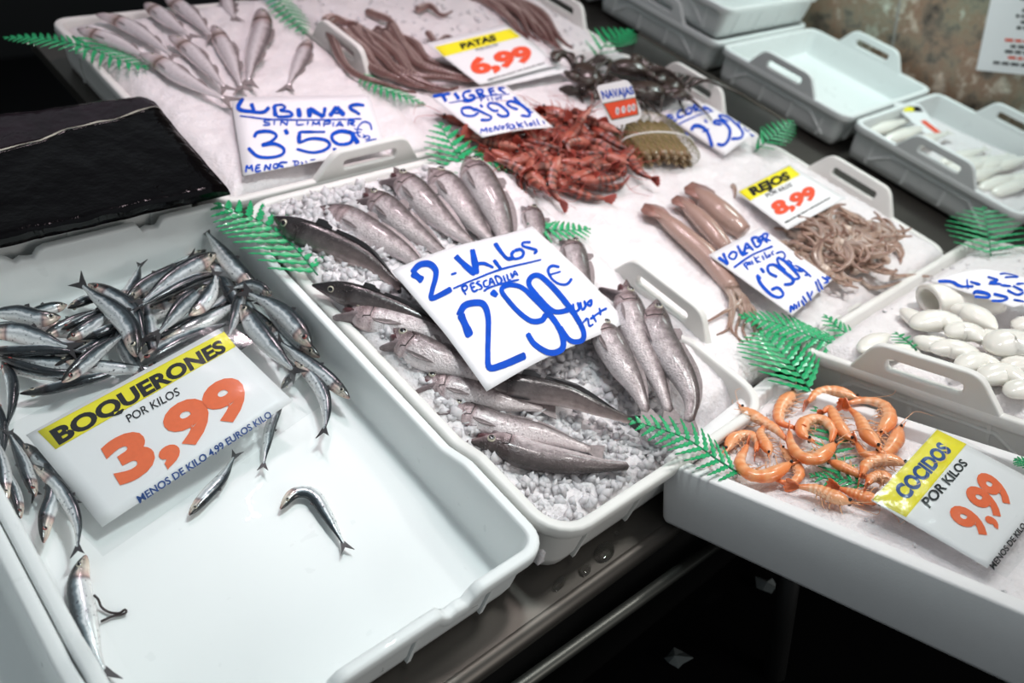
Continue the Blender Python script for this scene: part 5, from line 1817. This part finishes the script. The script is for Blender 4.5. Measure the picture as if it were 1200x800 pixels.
# NECORA
K7 = (690, 80, 5.714)
fr = plane_from([(775, 130, .022), (830, 122, .034), (850, 179, .020)])
S = Sign('price_sign', 'handwritten NECORA 7,99 paper sign curling behind the razor clams', 'sign', sc_([(480, 285), (790, 238), (1125, 450), (915, 573)], *K7), fr, 0, m='paper', sheet='paper', bow=lambda u, v: .006 * math.sin(3.1 * u) - .010 * max(0, .4 - u))
S.strokes([(14, p) for p in ([(520, 310), (560, 346)], [(520, 310), (562, 311)], [(540, 330), (572, 324)], [(558, 350), (592, 339)], [(628, 290), (597, 300), (600, 330), (642, 324)], [(652, 290), (645, 315), (677, 316), (682, 290), (652, 284)], [(690, 270), (712, 316)], [(690, 270), (727, 274), (716, 291), (700, 294)], [(704, 293), (742, 306)],
                             [(745, 311), (772, 269)], [(772, 269), (822, 301)], [(752, 295), (802, 289)])] + [(8, [(588, 373), (640, 355), (760, 325), (832, 299)])], K7)
S.strokes([(20, [(638, 424), (667, 441)]), (20, [(690, 412), (700, 390), (742, 395), (790, 430), (831, 518)]), (14, [(760, 427), (802, 419)]), (13, [(768, 363), (787, 382)]), (19, [(882, 400), (830, 387), (848, 370), (900, 385), (936, 430), (930, 490), (900, 516), (858, 505)]),
           (19, [(930, 372), (880, 355), (870, 330), (920, 330), (980, 380), (1022, 440), (1010, 486), (948, 490)]), (14, [(875, 324), (942, 341)])], K7, name='price')
S.strokes([(10, p) for p in ([(1000, 358), (1011, 401)], [(1038, 399), (1050, 430), (1077, 421)], [(1070, 450), (1102, 460), (1080, 471)])], K7)

# NAVAJAS tag standing up in front of the clams
b0 = FT.at(721, 149, .040)
tn = nrm(np.array([-.62, -.62, .62]))
ft = Frame(b0, np.cross(FT.n, tn), np.cross(tn, np.cross(FT.n, tn)))
k = lambda p: sc_(p, *K7)
tg = thing('price_tag', 'small rounded white NAVAJAS tag with a red price window standing by the razor clams', 'sign', b0)
out = round_poly(k([(48, 118), (250, 76), (285, 110), (352, 300), (335, 348), (190, 388), (140, 370)]), 5, 6)
part('plate', plate([ft.at(x, y, 0) for x, y in out], ft.n, .003), M['card'], tg, smooth=False)


def tag_poly(name, pts, m, e):
    part(name, plate([ft.at(x, y, 0) + ft.n * e for x, y in pts], ft.n, .0004), M[m], tg, smooth=False)


M['dark_green'] = mat('dark_green_ink', (.03, .10, .04), .5)
tag_poly('window_frame', k([(92, 235), (316, 193), (334, 312), (152, 350)]), 'dark_green', .0019)
tag_poly('price_window', k([(100, 240), (311, 200), (326, 307), (156, 342)]), 'red', .0022)
for (x, y), ch in zip(((190, 287), (230, 278), (268, 270), (298, 263)), '0700'):
    ov = [(x + 13 * math.cos(a), y + 25 * math.sin(a)) for a in np.linspace(0, 2 * math.pi, 19)[:-1]]
    tag_poly('digit_disc', k(ov), 'card', .0026)


def tag_text(body, quad, m, bold, e):
    v, f = text_geo(body, bold)
    w = (v - [v[:, 0].min(), 0]) / [np.ptp(v[:, 0]), .73]
    q = hmap(homog([(0, 1), (1, 1), (1, 0), (0, 0)], k(quad)), w)
    part('lettering', ([ft.at(x, y, 0) + ft.n * e for x, y in q], f), M[m], tg, smooth=False)


tag_text('NAVAJAS', [(78, 152), (288, 120), (302, 172), (94, 206)], 'blue', .03, .0022)
for (x, y), ch in zip(((190, 287), (230, 278), (268, 270), (298, 263)), '0700'):
    tag_text(ch, [(x - 7, y - 12), (x + 6, y - 14), (x + 8, y + 13), (x - 5, y + 15)], 'ink', .02, .0031)
part('stem', tube([ft.at(*k([(240, 372)])[0], 0), ft.at(*k([(240, 372)])[0], 0) - FT.n * .045], .002, 8), M['card'], tg)

# REJOS
K8 = (820, 180, 4)
fr = plane_from([(864, 225, .020), (925, 194, .030), (922, 268, .034)])
S = Sign('price_sign', 'REJOS 8,99 printed price card in a clear sleeve beside the tray handle', 'sign', sc_([(172, 180), (420, 50), (684, 210), (410, 357)], *K8), fr, 0)
S.poly('header_band', sc_([(182, 180), (420, 58), (470, 100), (235, 222)], *K8), 'yellow')
S.text('REJOS', sc_([(224, 166), (408, 84), (426, 117), (248, 199)], *K8), 'ink', .06)
S.text('POR KILOS', sc_([(306, 190), (425, 138), (433, 154), (316, 208)], *K8), 'ink', .01)
S.text('8,99', sc_([(322, 240), (528, 148), (552, 202), (362, 292)], *K8), 'red', .06, name='price')
S.text('MENOS DE KILO 9,99 EUROS KILO', sc_([(397, 322), (607, 205), (612, 212), (402, 330)], *K8), 'ink', .03)

# VOLADOR
fr = plane_from([(832, 297, .030), (890, 265, .036), (930, 369, .030)])
S = Sign('price_sign', 'handwritten VOLADOR 6,90 paper sign laid over the squid', 'sign', sc_([(42, 475), (285, 345), (622, 590), (432, 758)], *K8), fr, 0, m='paper', sheet='paper')
S.strokes([(15, [(86, 488), (132, 522)]), (13, [(108, 468), (132, 520)]), (11, [(152, 460), (135, 485), (160, 497), (172, 470), (152, 460)]), (14, [(175, 433), (202, 482)]), (12, [(200, 480), (227, 464)]), (13, [(205, 477), (215, 420)]), (13, [(215, 420), (252, 456)]), (10, [(207, 450), (242, 440)]), (12, [(240, 400), (265, 440), (287, 420), (267, 395), (240, 400)]),
           (11, [(277, 393), (270, 415), (290, 412), (292, 390), (277, 393)]), (11, [(290, 385), (317, 422)]), (10, [(290, 382), (316, 377), (310, 400), (296, 402)]), (10, [(300, 400), (332, 411)]), (10, [(158, 537), (240, 480), (342, 436)])], K8)
S.strokes([(8, p) for p in ([(204, 519), (226, 546)], [(205, 520), (222, 511), (220, 530)], [(230, 508), (224, 520), (238, 522), (230, 508)], [(240, 502), (250, 522)], [(252, 484), (271, 516)], [(278, 484), (258, 500), (287, 511)], [(290, 479), (301, 501)], [(300, 464), (316, 496)], [(322, 475), (318, 488), (332, 481), (322, 474)], [(346, 459), (334, 465), (347, 479)])], K8)
S.strokes([(15, [(268, 575), (285, 612), (330, 660), (370, 676), (391, 660), (366, 630), (333, 641)]), (15, [(266, 570), (286, 590)]), (16, [(284, 538), (302, 561)]), (15, [(362, 580), (325, 560), (319, 530), (350, 524), (400, 560), (436, 590), (430, 611), (393, 616)]), (13, [(402, 550), (370, 520), (364, 490), (400, 508), (450, 560), (466, 585), (438, 591)])], K8, name='price')
S.strokes([(9, p) for p in ([(355, 470), (385, 462), (400, 480), (390, 496)], [(400, 510), (442, 531)], [(410, 500), (430, 515), (420, 525)], [(420, 520), (450, 545), (482, 556)], [(445, 525), (470, 540), (455, 550)], [(460, 530), (500, 560), (522, 581)], [(490, 572), (517, 569)], [(425, 747), (425, 714), (441, 736), (440, 704)], [(450, 709), (455, 731)], [(460, 694), (466, 722)], [(475, 689), (491, 716)], [(480, 669), (501, 701)],
                            [(500, 649), (521, 691)], [(526, 645), (520, 671)], [(540, 600), (561, 651)], [(550, 589), (576, 641)], [(570, 579), (601, 600), (580, 611)], [(590, 579), (612, 590)])], K8)

# sign over the white squid
K9 = (1020, 300, 5)
S = Sign('price_sign', 'handwritten paper sign bending over the white squid at the right frame edge', 'sign', sc_([(335, 145), (800, 105), (1180, 190), (840, 300)], *K9), FS, .045, m='paper', sheet='paper', bow=lambda u, v: .012 * math.sin(3.1 * u) * (1 - v), nu=20, nv=14)
S.strokes([(11, p) for p in ([(395, 155), (470, 163), (520, 185), (602, 191)], [(480, 164), (542, 191)], [(560, 159), (571, 201)], [(580, 170), (642, 186)], [(680, 155), (742, 170), (690, 180), (762, 186)], [(750, 141), (800, 130), (862, 144), (780, 156)])], K9)
S.strokes([(16, [(600, 226), (622, 215), (690, 230), (690, 246), (608, 241)]), (14, [(720, 230), (802, 250), (770, 266), (708, 266)]), (12, [(798, 214), (860, 235), (897, 224)]), (12, [(830, 194), (892, 216)]), (11, [(838, 260), (900, 271)]), (10, [(758, 190), (822, 196)]), (10, [(848, 186), (897, 180)])], K9, name='price')

# COCIDOS
KC = (1010, 490, 4.444)
fr = Frame(FB.to(0, 0, 0.012), FB.x, FB.y)
S = Sign('price_sign', 'COCIDOS 9,99 printed price card with a yellow strip lying on the cooked prawns', 'sign', sc_([(50, 428), (392, 57), (1010, 338), (665, 735)], *KC), fr, 0, bow=lambda u, v: -.010 * v)
S.poly('header_band', sc_([(55, 426), (390, 62), (546, 127), (232, 505)], *KC), 'yellow')
S.text('COCIDOS', sc_([(160, 375), (402, 120), (468, 160), (232, 424)], *KC), 'navy', .05)
S.text('POR KILOS', sc_([(308, 418), (515, 200), (556, 226), (354, 456)], *KC), 'ink', .025)
S.text('9,99', sc_([(440, 490), (640, 245), (798, 365), (625, 592)], *KC), 'orange', .045, name='price')
S.text('MENOS DE KILO 11,99 EUROS KILO', sc_([(672, 725), (1000, 300), (1022, 318), (698, 750)], *KC), 'ink', .03)
H_ = homog([(0, 0), (1, 0), (1, 1), (0, 1)], sc_([(45, 430), (392, 50), (1130, 370), (765, 790)], *KC))
V = []
n = 24
for j in range(n + 1):
    for i in range(n + 1):
        x, y = hmap(H_, [(i / n, j / n)])[0]
        V.append(fr.at(x, y, 0) + fr.n * (.0022 - .010 * j / n * 1.15 + .0008 * noise.noise(Vector((i * .4, j * .4, 2)))))
F = [(j * (n + 1) + i, j * (n + 1) + i + 1, (j + 1) * (n + 1) + i + 1, (j + 1) * (n + 1) + i) for j in range(n) for i in range(n)]
part('sleeve', (V, F), M['film'], S.t, label='clear plastic sleeve')

# small yellow-headed card in the grey tray
fr = plane_from([(1046, 122, -.004), (1084, 124, .0), (1106, 166, -.03)])
S = Sign('price_sign', 'small blurred price card with a yellow header in the right-hand grey tray', 'sign', [(1044, 120), (1078, 122), (1106, 158), (1094, 166)], fr, 0)
S.poly('header_band', [(1050, 124), (1077, 125), (1082, 131), (1060, 131)], 'ink')
S.poly('header_band', [(1052, 125), (1070, 126), (1071, 131), (1060, 131)], 'yellow', e=.0012)
S.poly('price_mark', [(1078, 142), (1084, 141), (1104, 156), (1098, 158)], 'red')

# notice on the tiled wall
pw = WX - .003
fw = Frame((pw, 0, 0), (0, -1, 0), (0, 0, 1))
fw2 = Frame((pw, 0, 0), -FW.y, FW.n)


def wall_at(px, py, e=0):
    return ray_plane(px, py, np.array([pw - e, 0, 0]), np.array([-1., 0, 0]))


c = fw2.loc(wall_at(1144, 82))
po = thing('wall_notice', 'white printed notice with dark and red lines on the marbled wall tiles', 'notice', wall_at(1175, 50))
hx, hy = .26, .40
Q = lambda x, y, e=0: fw2.to(c[0] + x, c[1] + y, e)
part('sheet', (np.vstack([[Q(0, 0, e), Q(hx, 0, e), Q(hx, hy, e), Q(0, hy, e)] for e in (0, .001)]), [(0, 1, 2, 3), (7, 6, 5, 4), (0, 4, 5, 1), (1, 5, 6, 2), (2, 6, 7, 3), (3, 7, 4, 0)]), M['paper'], po, smooth=False)
rnd = random.Random(4)
rows = [(.018, 'ink', .19), (.032, 'red', .13), (.045, 'ink', .15), (.057, 'ink', .13), (.070, 'red', .16)] + [(.098 + .0125 * i, 'ink', rnd.uniform(.10, .19)) for i in range(9)] + [(.22 + .013 * i, 'red' if i % 4 == 0 else 'ink', rnd.uniform(.1, .19)) for i in range(12)]
for mm in ('ink', 'red'):
    V, F = [], []
    for y, m_, w in rows:
        if m_ != mm:
            continue
        x = hx / 2 - w / 2
        while x < hx / 2 + w / 2:
            L = rnd.uniform(.006, .02)
            b = len(V)
            V += [Q(x, y, .0016), Q(x + L, y, .0016), Q(x + L, y + .006, .0016), Q(x, y + .006, .0016)]
            F.append((b, b + 1, b + 2, b + 3))
            x += L + .004
    part('printed_lines', (V, F), M[mm], po, smooth=False)


# ------------------------------------------------------------------ ferns
def frond(label, pts, hs, lead, n=16, teeth=5, fr=FT, narrow=.20, taper=None, droop=.2, group=None):
    """plastic fern: pts = base -> tip in pixels, lead = longest leaflet in pixels"""
    hs = hs if isinstance(hs, (list, tuple)) else [hs] * len(pts)
    C = spline([fr.at(x, y, h) for (x, y), h in zip(pts, hs)], n * 2 + 1)
    L0 = lead * px_size(C[n])
    T = np.gradient(C, axis=0)
    T /= np.linalg.norm(T, axis=1)[:, None]
    t = thing('fern_frond', label, 'fern', C[0] - fr.n * .002, group)
    part('stem', tube(C, np.linspace(.0013, .0006, len(C)), 6), M['fern_dark'], t)
    gs = []
    step = np.linalg.norm(np.diff(C, axis=0), axis=1).mean() * 2
    for i in range(1, n * 2 + 1):
        f = i / (n * 2)
        s = nrm(np.cross(fr.n, T[i]))
        sg = 1 if i % 2 else -1
        for sg in (1, -1):
            if (i % 2) != (sg > 0):
                continue
            L = L0 * (taper(f) if taper else (math.sin(math.pi * min(1, .25 + .75 * f)) ** .8 * .9 + .1))
            d = nrm(s * sg + T[i] * .55)
            P = [C[i]]
            m_ = teeth * 2
            for j in range(m_):
                q = P[-1] + d * L / m_
                d = nrm(d + T[i] * .02 - fr.n * droop / m_)
                P.append(q)
            w = nrm(np.cross(fr.n, d))
            V, F = [], []
            for j, p in enumerate(P):
                g = j / m_
                hw = min(L0 * narrow * .55, .42 * step) * (1 - g) ** .7 * (.5 + .5 * min(1, g * 6)) + .0003
                a = hw * (1.25 if j % 2 else .62)
                V += [p + w * a + fr.n * .0008, p, p - w * a + fr.n * .0008]
            for j in range(m_):
                F += [(3 * j, 3 * j + 1, 3 * j + 4, 3 * j + 3), (3 * j + 1, 3 * j + 2, 3 * j + 5, 3 * j + 4)]
            gs.append((np.array(V), F))
    part('leaflets', join(*gs), M['fern'], t, smooth=False, solid=.0005)
    return t


frond('green fern frond reaching into the dark at the top left', [(112, 58), (80, 50), (40, 44), (6, 44)], [.03, .035, .03, .02], 24, n=12)
frond('green fern frond lying on the tray rim under the sea bass at the top left', [(85, 42), (110, 58), (140, 70), (172, 80)], [.020, .012, .012, .012], 28, n=9)
frond('green fern frond at the top edge right of the sea bass', [(322, -6), (334, 10), (345, 24), (356, 40)], .016, 24, n=9)
frond('small green fern frond on the ice between the octopus and the LUBINAS sign', [(420, 86), (445, 102), (470, 112), (497, 122)], [.02, .018, .018, .014], 20, n=12)
frond('large fern frond behind the upright hake, left of the red prawns', [(560, 222), (545, 198), (530, 172), (516, 146)], [.014, .02, .03, .045], 44, n=10, narrow=.2)
frond('fern frond spreading right from behind the upright hake', [(530, 178), (555, 182), (580, 190), (605, 198)], [.018, .018, .018, .016], 26, n=9)
frond('fern frond hanging over the corner of the anchovy tray under the first hake', [(372, 322), (345, 290), (310, 262), (255, 240)], [.012, .014, .016, .012], 62, n=12, narrow=.14)
frond('fern frond on the ice above the top corner of the big paper sign', [(618, 262), (638, 268), (664, 270), (690, 268)], [.026, .028, .026, .022], 28, n=9)
frond('fern frond behind the crabs at the back rim of their tray', [(700, 72), (706, 56), (718, 44), (740, 36)], [.012, .04, .055, .06], 30, n=8)
frond('fern frond standing at the corner between the NECORA and REJOS signs', [(884, 178), (898, 166), (912, 154), (928, 142)], [.008, .03, .04, .05], 24, n=9)
frond('long fern frond pointing left below the VOLADOR sign', [(992, 408), (955, 396), (915, 380), (868, 370)], [.016, .022, .022, .016], 34, n=15)
frond('wide fern frond hanging over the back rim of the foam box', [(952, 462), (938, 440), (915, 412), (892, 390)], [.012, .02, .022, .02], 64, n=10, narrow=.14)
frond('small fern frond at the tray corner left of the white squid', [(1018, 410), (1000, 396), (985, 386), (967, 370)], [.016, .02, .02, .02], 24, n=8)
frond('fern frond hanging over the left end of the foam box', [(868, 556), (840, 538), (800, 512), (738, 492)], [.024, .030, .034, .030], 38, n=12, narrow=.16, fr=FT)
frond('fern fan standing at the far corner of the white squid tray', [(1161, 300), (1160, 285), (1156, 265), (1152, 244)], [.012, .02, .03, .04], 52, n=9, narrow=.14, fr=FS)
frond('fern sprig under the cooked prawns in the foam box', [(985, 560), (978, 530), (968, 500), (955, 478)], -.006, 30, n=9, fr=FB)
frond('fern scrap in the near part of the foam box under the prawns', [(1015, 570), (990, 562), (966, 560), (950, 556)], -.006, 22, n=7, fr=FB)
frond('fern tip beside the far foam rim at the right frame edge', [(1215, 548), (1204, 543), (1196, 540), (1190, 538)], .004, 16, n=5, fr=FB)
frond('fern scrap among the white squid above the tray handle', [(1074, 410), (1066, 402), (1058, 396), (1050, 390)], .018, 18, n=5, fr=FS)
